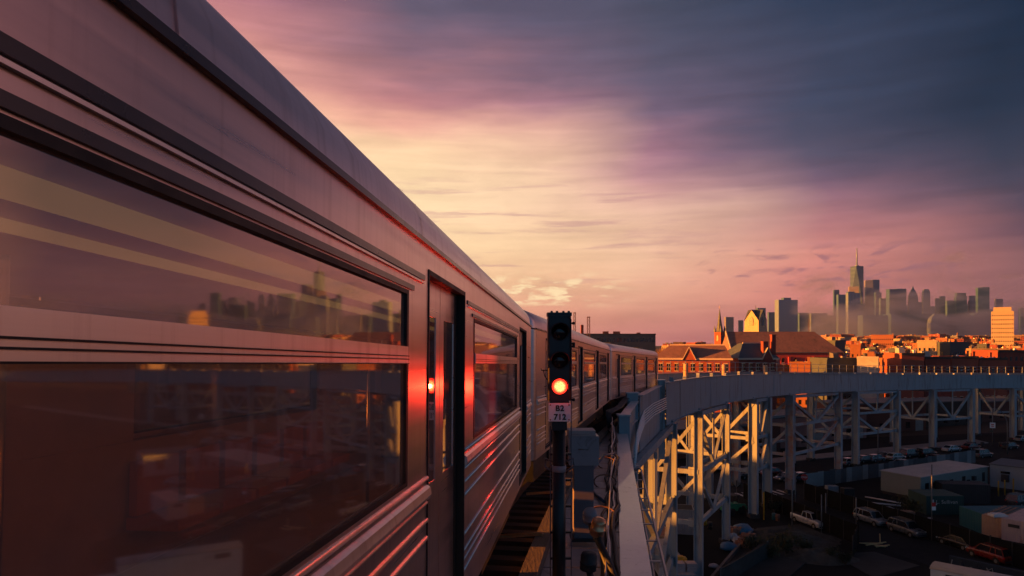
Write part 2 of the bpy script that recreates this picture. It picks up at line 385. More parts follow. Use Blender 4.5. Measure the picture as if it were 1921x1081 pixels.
# ------------------------------------------------------------------ mesh builder
class MB:
    def __init__(self):
        self.v, self.f, self.mi, self.sm = [], [], [], []
    def face(self, pts, mi=0, sm=False):
        b = len(self.v)
        self.v += [Vector(p) for p in pts]
        self.f.append(tuple(range(b, b + len(pts)))); self.mi.append(mi); self.sm.append(sm)
    def box(self, lo, hi, mi=0):
        (x0, y0, z0), (x1, y1, z1) = lo, hi
        self.hexa([(x0, y0, z0), (x1, y0, z0), (x1, y1, z0), (x0, y1, z0), (x0, y0, z1), (x1, y0, z1), (x1, y1, z1), (x0, y1, z1)], mi)
        return self
    def hexa(self, p, mi=0):
        b = len(self.v); self.v += [Vector(q) for q in p]
        for q in ((0, 3, 2, 1), (4, 5, 6, 7), (0, 1, 5, 4), (1, 2, 6, 5), (2, 3, 7, 6), (3, 0, 4, 7)):
            self.f.append(tuple(b + i for i in q)); self.mi.append(mi); self.sm.append(False)
        return self
    def bar(self, p0, p1, w, h, up=(0, 0, 1), mi=0):
        p0, p1 = Vector(p0), Vector(p1); d = (p1 - p0).normalized(); up = Vector(up)
        if abs(d.dot(up)) > 0.99:
            up = Vector((1, 0, 0))
        s = d.cross(up).normalized(); u = s.cross(d).normalized()
        s *= w / 2; u *= h / 2
        return self.hexa([p0 - s - u, p0 + s - u, p1 + s - u, p1 - s - u, p0 - s + u, p0 + s + u, p1 + s + u, p1 - s + u], mi)
    def tube(self, pts, r, n=8, mi=0, cap=True, closed=False):
        pts = [Vector(p) for p in pts]; k = len(pts)
        rr = r if isinstance(r, (list, tuple)) else [r] * k
        b = len(self.v); ref = None
        for i, p in enumerate(pts):
            d = (pts[min(i + 1, k - 1)] - pts[max(i - 1, 0)]).normalized()
            if ref is None or abs(ref.dot(d)) > 0.98:
                ref = Vector((0, 0, 1)) if abs(d.z) < 0.9 else Vector((1, 0, 0))
            s = d.cross(ref).normalized(); ref = s.cross(d).normalized()
            for j in range(n):
                a = 2 * math.pi * j / n
                self.v.append(p + (s * math.cos(a) + ref * math.sin(a)) * rr[i])
        for i in range(k - 1):
            for j in range(n):
                j2 = (j + 1) % n
                self.f.append((b + i * n + j, b + i * n + j2, b + (i + 1) * n + j2, b + (i + 1) * n + j)); self.mi.append(mi); self.sm.append(True)
        if cap:
            self.f.append(tuple(b + j for j in reversed(range(n)))); self.mi.append(mi); self.sm.append(False)
            self.f.append(tuple(b + (k - 1) * n + j for j in range(n))); self.mi.append(mi); self.sm.append(False)
        return self
    def lathe(self, prof, n=16, c=(0, 0, 0), mi=0, axis='z'):
        b = len(self.v); c = Vector(c)
        for r, z in prof:
            for j in range(n):
                a = 2 * math.pi * j / n
                q = (r * math.cos(a), r * math.sin(a), z)
                if axis == 'y':
                    q = (q[0], -q[2], q[1])
                self.v.append(c + Vector(q))
        for i in range(len(prof) - 1):
            for j in range(n):
                j2 = (j + 1) % n
                self.f.append((b + i * n + j, b + i * n + j2, b + (i + 1) * n + j2, b + (i + 1) * n + j)); self.mi.append(mi); self.sm.append(True)
        self.f.append(tuple(b + j for j in reversed(range(n)))); self.mi.append(mi); self.sm.append(False)
        k = len(prof) - 1
        self.f.append(tuple(b + k * n + j for j in range(n))); self.mi.append(mi); self.sm.append(False)
        return self
    def prism(self, poly, vec, mi=0):
        """closed solid: polygon of 3-D points pushed along vec"""
        vec = Vector(vec); poly = [Vector(p) for p in poly]; n = len(poly); b = len(self.v)
        self.v += poly + [p + vec for p in poly]
        self.f.append(tuple(b + i for i in reversed(range(n)))); self.mi.append(mi); self.sm.append(False)
        self.f.append(tuple(b + n + i for i in range(n))); self.mi.append(mi); self.sm.append(False)
        for i in range(n):
            j = (i + 1) % n
            self.f.append((b + i, b + j, b + n + j, b + n + i)); self.mi.append(mi); self.sm.append(False)
        return self
    def loft(self, rings, mi=0, sm=False, cap=True, closed=True):
        b = len(self.v); n = len(rings[0])
        for r in rings:
            self.v += [Vector(p) for p in r]
        for i in range(len(rings) - 1):
            for j in range(n if closed else n - 1):
                j2 = (j + 1) % n
                self.f.append((b + i * n + j, b + i * n + j2, b + (i + 1) * n + j2, b + (i + 1) * n + j)); self.mi.append(mi); self.sm.append(sm)
        if cap and closed:
            self.f.append(tuple(b + j for j in reversed(range(n)))); self.mi.append(mi); self.sm.append(False)
            self.f.append(tuple(b + (len(rings) - 1) * n + j for j in range(n))); self.mi.append(mi); self.sm.append(False)
        return self
    def mesh(self, name, mats):
        me = bpy.data.meshes.new(name)
        me.from_pydata([tuple(v) for v in self.v], [], self.f)
        me.polygons.foreach_set('material_index', self.mi)
        me.polygons.foreach_set('use_smooth', self.sm)
        for m in (mats if isinstance(mats, (list, tuple)) else [mats]):
            me.materials.append(M[m] if isinstance(m, str) else m)
        import bmesh
        bm = bmesh.new(); bm.from_mesh(me)
        bmesh.ops.remove_doubles(bm, verts=bm.verts, dist=1e-5) if len(bm.verts) < 60000 else None
        bmesh.ops.recalc_face_normals(bm, faces=bm.faces)
        bm.to_mesh(me); bm.free()
        me.update()
        return me
    def build(self, name, mats, parent=None, label=None, cat=None, group=None, kind=None, loc=None):
        o = bpy.data.objects.new(name, self.mesh(name, mats))
        scene.collection.objects.link(o)
        if parent is not None:
            o.parent = parent
        if loc is not None:
            o.location = loc
        tag(o, label, cat, group, kind)
        return o

def tag(o, label=None, cat=None, group=None, kind=None):
    if label: o['label'] = label
    if cat: o['category'] = cat
    if group: o['group'] = group
    if kind: o['kind'] = kind
    return o

def thing(name, label, cat, loc=(0, 0, 0), rz=0.0, group=None, matrix=None):
    o = bpy.data.objects.new(name, None); scene.collection.objects.link(o)
    o.empty_display_size = 0.3
    if matrix is not None:
        o.matrix_world = matrix
    else:
        o.location = loc; o.rotation_euler = (0, 0, rz)
    return tag(o, label, cat, group)

def copy_tree(o, parent=None):
    c = o.copy(); scene.collection.objects.link(c)
    if parent is not None:
        c.parent = parent
    for ch in list(o.children):
        copy_tree(ch, c)
    return c

def dup(root, loc, rz=None, label=None, group=None, scale=None):
    c = copy_tree(root)
    c.location = loc
    if rz is not None: c.rotation_euler = (0, 0, rz)
    if scale is not None: c.scale = scale if isinstance(scale, tuple) else (scale,) * 3
    if label: c['label'] = label
    if group: c['group'] = group
    return c

def ground_at(px, py, h=0.0):
    """survey helper: the point at height h on the sight line through photo pixel (px, py)"""
    Y = (EYE - h) * 1281.0 / (py - 640.0)
    return Vector(((px - 960.5) / 1281.0 * Y, Y, h))

def at(px, py, Y):
    return Vector(((px - 960.5) / 1281.0 * Y, Y, EYE - (py - 640.0) / 1281.0 * Y))

def interp(x, xs, ys):
    if x <= xs[0]:
        return ys[0] + (ys[1] - ys[0]) / (xs[1] - xs[0]) * (x - xs[0])
    for a, b, c, d in zip(xs[:-1], xs[1:], ys[:-1], ys[1:]):
        if x <= b:
            return c + (d - c) * (x - a) / (b - a)
    return ys[-1] + (ys[-1] - ys[-2]) / (xs[-1] - xs[-2]) * (x - xs[-1])

# ------------------------------------------------------------------ track alignment: a 210 m curve falling away
TR_R, TR_C, TH0 = 210.0, Vector((206.6, -18.8)), 0.1
def rail_z(s):
    return EYE + interp(s, (-40, 0, 53, 103, 140, 180, 226, 330), (-1.58, -2.92, -4.68, -6.36, -7.5, -8.85, -10.1, -12.2))
def girder_z(s):
    return EYE + interp(s, (40, 53, 73, 103, 128, 180, 226, 330), (-2.86, -3.23, -3.75, -4.72, -5.6, -7.43, -8.5, -10.6))
def tr(s, off=0.0, h=0.0, base=rail_z):
    if s < -30:
        th = TH0 - 30 / TR_R
        p = TR_C + (TR_R - off) * Vector((-math.cos(th), math.sin(th))) + (s + 30) * Vector((math.sin(th), math.cos(th)))
    else:
        th = TH0 + s / TR_R
        p = TR_C + (TR_R - off) * Vector((-math.cos(th), math.sin(th)))
    return Vector((p.x, p.y, base(s) + h))
def heading(s):
    return TH0 + max(s, -30) / TR_R
def sweep(mb, prof, s0, s1, step=3.0, base=rail_z, mi=0, cap=True, sm=False):
    n = max(1, int(math.ceil((s1 - s0) / step)))
    rings = [[tr(s0 + (s1 - s0) * i / n, o, h, base) for o, h in prof] for i in range(n + 1)]
    return mb.loft(rings, mi, sm, cap)

# ================================================================== ground, roads, yards
g = MB()
g.face([(-2500, -410, 0), (3290, -410, 0), (3290, 3490, 0), (-2500, 3490, 0)])
g.build('ground', 'ground', kind='structure')
def sheet(name, pts, z, m):
    mb = MB(); mb.face([(p[0], p[1], z) for p in pts]); return mb.build(name, m, kind='structure')
# street that runs away from the viewer and the cross street under the viaduct
def off_line(a, b, d0, d1):
    a, b = Vector(a[:2]), Vector(b[:2]); t = (b - a).normalized(); n = Vector((t.y, -t.x))
    return [a + n * d0, b + n * d0, b + n * d1, a + n * d1]
SA, SB = Vector((60.0, 48.0)), Vector((38.5, 122.0))
CA, CB = Vector((-60.0, 82.0)), Vector((330.0, 252.0))
sheet('yard_ground', [(-30, 20), (220, 20), (260, 215), (-30, 150)], 0.004, 'soil')
sheet('side_street', off_line(SA, SB, -5.2, 4.6), 0.008, 'asphalt')
sheet('cross_street', off_line(CA, CB, -7.5, 7.5), 0.012, 'asphalt')
def kerb_walk(name, a, b, d0, d1):
    mb = MB(); q = off_line(a, b, d0, d1)
    mb.prism([(p.x, p.y, -0.05) for p in q], (0, 0, 0.19)); return mb.build(name, 'sidewalk', kind='structure')
kerb_walk('sidewalk', Vector((60, 134)), Vector((330, 252)), -3.0, 0.0) if False else None
def mark(name, a, b, w, label=None):
    mb = MB(); q = off_line(a, b, -w / 2, w / 2); mb.face([(p.x, p.y, 0.018) for p in q]); return mb
# sidewalk along the far side of the cross street, widening at the corner
far_n = Vector((-(CB - CA).normalized().y, (CB - CA).normalized().x))
def cross(d, n):                              # point on the cross street: d metres along, n metres to its far side
    t = (CB - CA).normalized(); p = CA + t * d + far_n * n; return p
mb = MB(); mb.prism([(*cross(120, 7.5), -0.05), (*cross(196, 7.5), -0.05), (*cross(199, 13.0), -0.05), (*cross(120, 11.5), -0.05)], (0, 0, 0.19))
mb.build('far_sidewalk', 'sidewalk', kind='structure')
mb = MB(); mb.prism([(*cross(216, 8.0), -0.05), (*cross(320, 7.5), -0.05), (*cross(320, 12.0), -0.05), (*cross(216, 12.5), -0.05)], (0, 0, 0.19))
mb.build('corner_sidewalk', 'sidewalk', kind='structure')
mb = MB()
sd = (SB - SA).normalized(); sn = Vector((sd.y, -sd.x))
for i in range(7):                            # zebra crossing at the mouth of the side street
    c = SB - sd * 12 + sn * (-4.4 + i * 1.35)
    q = [c - sn * 0.3, c + sn * 0.3, c + sn * 0.3 + sd * 3.2, c - sn * 0.3 + sd * 3.2]
    mb.face([(p.x, p.y, 0.020) for p in q])
c = SB - sd * 19
mb.face([(*(c - sn * 4.2), 0.02), (*(c - sn * 0.3), 0.02), (*(c - sn * 0.3 - sd * 0.45), 0.02), (*(c - sn * 4.2 - sd * 0.45), 0.02)])
mb.build('road_markings', 'mark', kind='structure')

# ================================================================== subway train
CAR_L = 11.35
def build_car():
    """one stainless car; local x to the right, y along the track, z above the rail head"""
    root = thing('subway_car', 'stainless steel subway car', 'subway car')
    W = 1.52; Z0, ZG = 1.0, 3.525
    doors = (-9.3, -3.1, 3.1, 9.3); dh = 0.64; DZ0, DZ1 = 1.06, 3.40
    wins = [(-8.2, -4.2), (-2.0, 2.0), (4.2, 8.2)]
    WZ0, WZ1 = 2.23, 3.228
    side = MB()
    for sx in (1, -1):
        ybr = sorted({-CAR_L + 0.25, CAR_L - 0.25} | {d + k for d in doors for k in (-dh, dh)} | {y for w in wins for y in w})
        zbr = [Z0, DZ0, WZ0, WZ1, DZ1, ZG]
        for y0, y1 in zip(ybr[:-1], ybr[1:]):
            for z0, z1 in zip(zbr[:-1], zbr[1:]):
                ym, zm = (y0 + y1) / 2, (z0 + z1) / 2
                if any(abs(ym - d) < dh for d in doors) and DZ0 < zm < DZ1: continue
                if any(a < ym < b for a, b in wins) and WZ0 < zm < WZ1: continue
                side.face([(sx * W, y0, z0), (sx * W, y1, z0), (sx * W, y1, z1), (sx * W, y0, z1)])
        for e in (-1, 1):                     # bevelled corner of the car end
            rr = [(W, CAR_L - 0.25), (W - 0.045, CAR_L - 0.10), (W - 0.16, CAR_L - 0.01)]
            for (xa, ya), (xb, yb) in zip(rr[:-1], rr[1:]):
                side.face([(sx * xa, e * ya, Z0), (sx * xb, e * yb, Z0), (sx * xb, e * yb, ZG), (sx * xa, e * ya, ZG)], sm=True)
    side.build('side_wall', 'steel', root)
    # belt mouldings and upper grooves
    mb = MB()
    for sx in (1,):
        for d0, d1 in [(-11.0, -9.94)] + [(a + dh, b - dh) for a, b in zip(doors[:-1], doors[1:])] + [(9.94, 11.0)]:
            for z, r in ((2.195, 0.010), (2.055, 0.007), (1.955, 0.010), (1.855, 0.010), (1.56, 0.010), (1.44, 0.009), (1.37, 0.007), (1.29, 0.009)):
                pr = [(W, z - r * 1.6), (W + r, z - r * 0.9), (W + r * 1.3, z), (W + r, z + r * 0.9), (W, z + r * 1.6)]
                mb.loft([[(sx * x, y, zz) for x, zz in pr] for y in (d0, d1)], sm=True, cap=True)
            pr = [(W, 2.07), (W + 0.022, 2.083), (W + 0.030, 2.105), (W + 0.022, 2.145), (W, 2.160)]
            mb.loft([[(sx * x, y, zz) for x, zz in pr] for y in (d0, d1)], sm=False)
    mb.build('fluting', 'steel_rib', root)
    gt = MB()
    for sx in (1, -1):
        gt.box((min(sx * W, sx * (W + 0.02)), -CAR_L + 0.2, ZG), (max(sx * W, sx * (W + 0.02)), CAR_L - 0.2, ZG + 0.026))
        for a, b in wins:                     # groove and vent above each window
            for z0, z1, ex in ((3.318, 3.348, 0.35), (3.236, 3.262, 0.1)):
                x0, x1 = sorted((sx * (W + 0.001), sx * (W + 0.009)))
                gt.box((x0, a - ex, z0), (x1, b + ex, z1))
    gt.build('gutter', 'band', root)
    for a, b in wins:
        bl = MB(); bl.box((W + 0.001, a - 0.33, 3.300), (W + 0.012, b + 0.33, 3.309)); bl.build('bright_bead', 'steel_rib', root)
    rf = MB()
    n = 18; ring = []
    for i in range(n + 1):
        a = math.pi * i / n
        x = 1.505 * math.copysign(abs(math.cos(a)) ** 0.62, math.cos(a)); z = ZG + 0.026 + 0.50 * math.sin(a) ** 0.78
        ring.append((x, z))
    ys = [-CAR_L + 0.02, -CAR_L + 0.25] + [-CAR_L + 0.25 + (2 * CAR_L - 0.5) * k / 12 for k in range(1, 12)] + [CAR_L - 0.25, CAR_L - 0.02]
    rings = []
    for y in ys:
        k = 0.94 if abs(y) > CAR_L - 0.1 else 1.0
        rings.append([(x * k, y, ZG + 0.026 + (z - ZG - 0.026) * k) for x, z in ring])
    rf.loft(rings, sm=True, cap=True, closed=False)
    rf.face(rings[0]); rf.face(rings[-1])
    roof = rf.build('roof', 'steel_roof', root)
    for k in range(9):
        y = -9.6 + 2.4 * k; sm_ = MB()
        sm_.loft([[(x * 1.004, yy, ZG + 0.026 + (z - ZG - 0.026) * 1.012) for x, z in ring] for yy in (y - 0.012, y + 0.012)], sm=True, closed=False)
        sm_.build('roof_seam', 'steel_roof', roof)
    for k in (-6.0, 6.0):
        v = MB(); v.box((-0.75, k - 1.3, 4.03), (0.75, k + 1.3, 4.12)); v.build('roof_vent', 'dark_steel', roof)
    fl = MB(); fl.box((-1.42, -CAR_L + 0.1, 1.00), (1.42, CAR_L - 0.1, 1.08)); fl.box((-1.30, -8.0, 0.55), (1.30, 8.0, 0.98))
    for y in (-8.25, 8.25):
        fl.box((-1.25, y - 1.6, 0.35), (1.25, y + 1.6, 0.80))
    fl.build('underframe', 'black', root)
    for y in (-9.35, -7.15, 7.15, 9.35):
        w = MB()
        w.tube([(-0.82, y, 0.43), (0.82, y, 0.43)], 0.08, 8)
        for x in (-0.72, 0.72):
            w.tube([(x - 0.06, y, 0.43), (x + 0.06, y, 0.43)], 0.43, 18)
        w.build('wheelset', 'dark_steel', root)
    inn = MB()
    inn.box((-1.30, -CAR_L + 0.3, 3.30), (1.30, CAR_L - 0.3, 3.34)); inn.box((-1.40, -CAR_L + 0.3, 1.085), (1.40, CAR_L - 0.3, 1.10))
    inn.box((-1.44, -CAR_L + 0.3, 1.11), (-1.40, CAR_L - 0.3, 2.18)); inn.box((-1.44, -CAR_L + 0.3, 3.24), (-1.40, CAR_L - 0.3, 3.29))
    for y0, y1 in ((-CAR_L + 0.3, -8.3), (-4.1, -2.1), (2.1, 4.1), (8.3, CAR_L - 0.3)):
        inn.box((-1.44, y0, 2.185), (-1.40, y1, 3.235))
    inn.build('interior', 'interior', root)
    for sx in (1, -1):
        for a, b in ((-8.3, -4.0), (-2.2, 2.2), (4.0, 8.3)):
            k = 0
            while a + k * 0.72 + 0.66 < b:
                y = a + k * 0.72; st = MB(); x0, x1 = sorted((sx * 0.92, sx * 1.38)); st.box((x0, y, 1.45), (x1, y + 0.66, 1.55))
                x2, x3 = sorted((sx * 1.31, sx * 1.38)); st.box((x2, y + 0.03, 1.56), (x3, y + 0.63, 2.02)); st.build('seat', 'seat', root); k += 1
    for y in (-6.2, -1.2, 1.2, 6.2):
        pl = MB(); pl.tube([(0.0, y, 1.10), (0.0, y, 3.30)], 0.02, 8); pl.build('grab_pole', 'rail', root)
    la = bpy.data.lights.new('car_lamp', 'AREA'); la.shape = 'RECTANGLE'; la.size = 0.5; la.size_y = 20.0; la.energy = 3.6; la.color = (1.0, 0.36, 0.16)
    lao = bpy.data.objects.new('car_lamp', la); scene.collection.objects.link(lao); lao.parent = root; lao.location = (0, 0, 3.28)
    for x, hw_ in ((1.08, 0.012), (0.98, 0.030), (0.60, 0.02)):
        tl = MB(); tl.box((x - hw_, -CAR_L + 0.6, 3.262), (x + hw_, CAR_L - 0.6, 3.298)); tl.build('ceiling_light', 'tube_light', root)
    for sx in (1, -1):
        for a, b in wins:
            wf = MB()
            x0, x1 = sorted((sx * (W - 0.03), sx * (W + 0.004)))
            e = 0.035
            wf.box((x0, a, WZ0), (x1, a + e, WZ1)); wf.box((x0, b - e, WZ0), (x1, b, WZ1))
            wf.box((x0, a + e, WZ0), (x1, b - e, WZ0 + 0.022)); wf.box((x0, a + e, WZ1 - 0.022), (x1, b - e, WZ1))
            win = wf.build('window', 'rubber', root)
            tb = MB(); x2, x3 = sorted((sx * (W - 0.02), sx * (W + 0.012)))
            tb.box((x2, a + e, 2.852), (x3, b - e, 2.938)); tb.build('transom', 'steel_rib', win)
            for zz in (2.845, 2.872, 2.900):
                pass
            lp = MB()
            x4, x5 = sorted((sx * (W + 0.012), sx * (W + 0.018)))
            for z0 in (2.850, 2.872, 2.888):
                lp.box((x4, a + e, z0), (x5, b - e, z0 + 0.004))
            lp.build('seal_strip', 'rubber', win)
            for z0, z1, nm in ((WZ0 + 0.022, 2.852, 'lower_pane'), (2.938, WZ1 - 0.022, 'upper_pane')):
                p = MB(); p.face([(sx * (W - 0.012), a + e, z0), (sx * (W - 0.012), b - e, z0), (sx * (W - 0.012), b - e, z1), (sx * (W - 0.012), a + e, z1)])
                p.build(nm, 'glass', win)
        for d in doors:
            jm = MB(); xi = W - 0.06
            for y in (d - dh, d + dh):
                ya, yb = (y, y + 0.02) if y < d else (y - 0.02, y)
                x0, x1 = sorted((sx * xi, sx * (W + 0.006)))
                jm.box((x0, ya, DZ0), (x1, yb, DZ1))
            x0, x1 = sorted((sx * xi, sx * (W + 0.004)))
            jm.box((x0, d - dh + 0.02, DZ1 - 0.03), (x1, d + dh - 0.02, DZ1))
            jm.box((x0, d - dh + 0.02, DZ0), (x1, d + dh - 0.02, DZ0 + 0.02))
            jm.build('door_frame', 'rubber', root)
            for ya, yb in ((d - dh + 0.02, d - 0.006), (d + 0.006, d + dh - 0.02)):
                lf = MB(); x0, x1 = sorted((sx * (xi - 0.012), sx * xi))
                w0, w1, h0, h1 = ya + 0.12, yb - 0.12, 2.10, 3.15
                lf.box((x0, ya, DZ0 + 0.02), (x1, w0, DZ1 - 0.03)); lf.box((x0, w1, DZ0 + 0.02), (x1, yb, DZ1 - 0.03))
                lf.box((x0, w0, DZ0 + 0.02), (x1, w1, h0)); lf.box((x0, w0, h1), (x1, w1, DZ1 - 0.03))
                leaf = lf.build('door', 'steel', root)
                ed = MB(); x2, x3 = sorted((sx * xi, sx * (xi + 0.004))); ye = ya if ya < d - 0.1 else yb - 0.09
                ed.box((x2, ye, DZ0 + 0.03), (x3, ye + 0.09, DZ1 - 0.04)); ed.build('edge_seal', 'rubber', leaf)
                p = MB(); xp = sx * (xi - 0.005)
                p.face([(xp, w0, h0), (xp, w1, h0), (xp, w1, h1), (xp, w0, h1)]); p.build('door_window', 'glass', leaf)
    for e in (-1, 1):
        ew = MB(); y0, y1 = sorted((e * (CAR_L - 0.06), e * (CAR_L - 0.015)))
        ew.box((-1.34, y0, 1.0), (1.34, y1, ZG)); ew.build('end_wall', 'steel_blue', root)
        dr = MB(); y0, y1 = sorted((e * (CAR_L - 0.015), e * (CAR_L + 0.01)))
        dr.box((-0.38, y0, 1.06), (0.38, y1, 3.1)); dr.build('end_door', 'steel_blue', root)
    return root

def car_matrix(sc):
    a, b = tr(sc - 8.25), tr(sc + 8.25)
    y = (b - a).normalized(); x = y.cross(Vector((0, 0, 1))).normalized(); z = x.cross(y)
    m = Matrix((x, y, z)).transposed().to_4x4(); m.translation = (a + b) / 2
    return m
car0 = build_car()
CAR_LABELS = ['long near subway car filling the left side, windows mirroring the viaduct and skyline',
              'second subway car from the front left, its end showing just behind the red signal',
              'front subway car farthest along the curve, last before the railing']
for k, sc in enumerate((-0.6, 22.5, 45.6)):
    c = car0 if k == 0 else copy_tree(car0)
    c.matrix_world = car_matrix(sc)
    c['label'] = CAR_LABELS[k]; c['group'] = 'cars of the subway train'

# ================================================================== tracks on the viaduct
def build_track(off, label):
    t = thing('railway_track', label, 'track', tr(0, off), group='tracks on the viaduct deck')
    inv = Matrix.Translation(-tr(0, off))
    def put(mb, name, m):
        for i, v in enumerate(mb.v): mb.v[i] = v - tr(0, off)
        return mb.build(name, m, t)
    for r in (-0.7175, 0.7175):
        mb = MB(); sweep(mb, [(off + r - 0.035, -0.16), (off + r + 0.035, -0.16), (off + r + 0.035, 0), (off + r - 0.035, 0)], -14, 250, 4.0); put(mb, 'rail', 'rail')
    s = 2.0
    k = 0
    while s < 40 and k < 70:
        a, b = tr(s, off - 1.45, -0.27), tr(s, off + 1.62, -0.27)
        mb = MB(); mb.bar(a, b, 0.23, 0.20); put(mb, 'tie', 'timber'); s += 0.56; k += 1
    mb = MB()
    while s < 240:
        mb.bar(tr(s, off - 1.45, -0.27), tr(s, off + 1.45, -0.27), 0.23, 0.20); s += 0.62
    put(mb, 'distant_ties', 'timber')['kind'] = 'stuff'
    return t
build_track(0.0, 'railway track on timber ties under the subway train')
build_track(-4.0, 'empty railway track on the far side of the train, beside the railing')

# ================================================================== viaduct: deck, plate girders
via = thing('viaduct', 'long grey steel viaduct with plate girders curving off to the right', 'viaduct', (0, 0, 0))
mb = MB()
sweep(mb, [(-6.3, -0.75), (2.1, -0.75), (2.1, -0.42), (-6.3, -0.42)], -16, 330, 3.0)
mb.build('deck', 'deck', via)
GH = 3.4
mb = MB()
prof = [(2.22, -GH), (2.68, -GH), (2.68, -GH + 0.05), (2.47, -GH + 0.05), (2.47, -0.05), (2.68, -0.05), (2.68, 0), (2.22, 0), (2.22, -0.05), (2.43, -0.05), (2.43, -GH + 0.05), (2.22, -GH + 0.05)]
sweep(mb, prof, 54.0, 330, 3.0, girder_z)
main_girder = mb.build('plate_girder', 'paint', via)
mb = MB()
sweep(mb, [(o - 9.0, h) for o, h in prof], 20.0, 330, 3.0, girder_z)
mb.build('plate_girder', 'paint', via)
s = 62.0
while s < 250:                                # web splices and rivet strips
    mb = MB(); a, b = tr(s, 2.482, -GH + 0.06, girder_z), tr(s, 2.482, -0.06, girder_z)
    mb.bar(a, b, 0.46, 0.05, up=(tr(s, 3.5) - tr(s, 2.5))); mb.build('splice_plate', 'paint', main_girder)
    s += 17.4
s = 57.0; k = 0
while s < 235:                                # lugs along the top flange
    p = tr(s, 2.45, 0.0, girder_z)
    mb = MB(); th = heading(s)
    t_, n_ = Vector((math.sin(th), math.cos(th), 0)), Vector((math.cos(th), -math.sin(th), 0))
    hh = (0.35, 0.28, 0.45)[k % 3]
    mb.bar(p, p + Vector((0, 0, hh)), 0.32, 0.3, up=t_); mb.build('stiffener_cap', 'paint', main_girder)
    s += 7.6; k += 1

def plate_seg(a, b, hgt, fl=0.45, top='paint_skylit'):
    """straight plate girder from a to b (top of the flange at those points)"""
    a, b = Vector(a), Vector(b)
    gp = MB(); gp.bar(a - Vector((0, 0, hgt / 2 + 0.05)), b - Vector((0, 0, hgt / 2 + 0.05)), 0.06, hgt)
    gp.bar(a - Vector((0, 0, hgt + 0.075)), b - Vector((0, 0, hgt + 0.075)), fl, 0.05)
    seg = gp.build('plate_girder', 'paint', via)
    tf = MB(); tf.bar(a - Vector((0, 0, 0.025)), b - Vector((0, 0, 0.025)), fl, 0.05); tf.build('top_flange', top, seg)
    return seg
def ga(Y): return Vector((0.305 + 0.151 * Y, Y, EYE - 3.08 - 0.030 * Y))
seg_a = plate_seg(ga(-4.0), ga(29.2), 2.6)
B0, B1 = at(1168, 783, 29.6), at(1191, 752, 38.3)
plate_seg(B0, B1, 3.3, 0.42)
C0, C1 = at(1200, 741, 39.0), at(1237, 723, 51.6)
plate_seg(C0, C1, 3.4, 0.42)
def gpost(c, w, dpt, z0, z1, name='girder_post'):
    mb = MB(); mb.box((c.x - w / 2, c.y - dpt / 2, z0), (c.x + w / 2, c.y + dpt / 2, z1))
    p = mb.build(name, 'paint', via)
    cp = MB(); cp.box((c.x - w / 2 - 0.06, c.y - dpt / 2 - 0.06, z1), (c.x + w / 2 + 0.06, c.y + dpt / 2 + 0.06, z1 + 0.07)); cp.build('post_cap', 'paint_skylit', p)
    return p
p = at(1170, 780, 29.4); gpost(p, 0.46, 0.4, EYE - 6.6, p.z)
p = at(1186, 738, 38.6); gpost(p, 0.62, 0.4, EYE - 6.8, p.z)
p = at(1240, 714, 52.2); gpost(p, 0.50, 0.5, EYE - 9.0, p.z)
mb = MB(); mb.bar((2.5, 52.0, EYE - 8.0), (11.1, 52.0, EYE - 8.0), 0.4, 2.0); mb.build('cross_girder', 'paint', via)
# conduits clipped to the outer face of the girders
for k in range(6):
    dz = 0.16 * k
    pts = [at(1241, 746, 52.0) + Vector((0.28, -0.3, -dz * 1.0)), at(1222, 757, 46.2) + Vector((0.16, 0, -dz)), at(1203.5, 771, 40.5) + Vector((0.16, 0, -dz)),
           at(1196, 789, 38.2) + Vector((0.17, 0, -dz * 0.95)), at(1189, 812, 35.0) + Vector((0.17, 0, -dz * 0.9)), at(1184, 836, 33.0) + Vector((0.17, 0, -dz * 0.9 - 0.3))]
    mb = MB(); mb.tube(pts, 0.048, 6); mb.build('conduit', 'conduit_white', via)
# pipe run outside the near girder with its brackets
pr = MB()
pts = [ga(Y) + Vector((0.52, 0, -0.35)) for Y in (-2, 4, 10, 16, 21.6)] + [ga(22.2) + Vector((0.48, 0, -0.38)), ga(22.5) + Vector((0.30, 0, -0.55))]
pr.tube(pts, 0.028, 8); pipe = pr.build('outer_pipe', 'conduit', via)
for k in range(14):
    Y = 5.0 + 1.35 * k
    b = MB(); b.bar(ga(Y) + Vector((0.23, 0, -0.36)), ga(Y) + Vector((0.52, 0, -0.36)), 0.05, 0.02); b.build('pipe_bracket', 'conduit', pipe)
pr = MB(); pr.tube([ga(Y) + Vector((0.40, 0, -0.80)) for Y in (-2, 8, 16, 22)], 0.022, 6); pr.build('outer_pipe', 'conduit', via)

# walkway boards between track and girder
wk = thing('walkway', 'pale concrete walkway boards between the track and the girder', 'walkway', (0.9, 10, EYE - 3.5))
def wp(s, off, h): return tr(s, off, h) - Vector((0.9, 10, EYE - 3.5))
s = 3.0
while s < 48:
    a = 1.34; b = 2.16
    gx = ga(tr(s, 2).y).x
    mb = MB(); p0, p1 = tr(s, 1.95), tr(s + 1.05, 1.95)
    w0 = max(0.3, (ga(p0.y).x - 0.24) - tr(s, 1.75).x)
    q = [tr(s, 1.75, -0.32), tr(s + 1.05, 1.75, -0.32)]
    q += [Vector((ga(q[1].y).x - 0.22 if q[1].y < 29 else q[1].x + 0.7, q[1].y, q[1].z)), Vector((ga(q[0].y).x - 0.22 if q[0].y < 29 else q[0].x + 0.7, q[0].y, q[0].z))]
    mb.prism([v - Vector((0.9, 10, EYE - 3.5)) for v in q], (0, 0, 0.07)); mb.build('board', 'walkway', wk)
    s += 1.12
gt = MB()
pl = [tr(s, 1.62, 0) for s in (2, 8, 14, 20, 30, 40)]
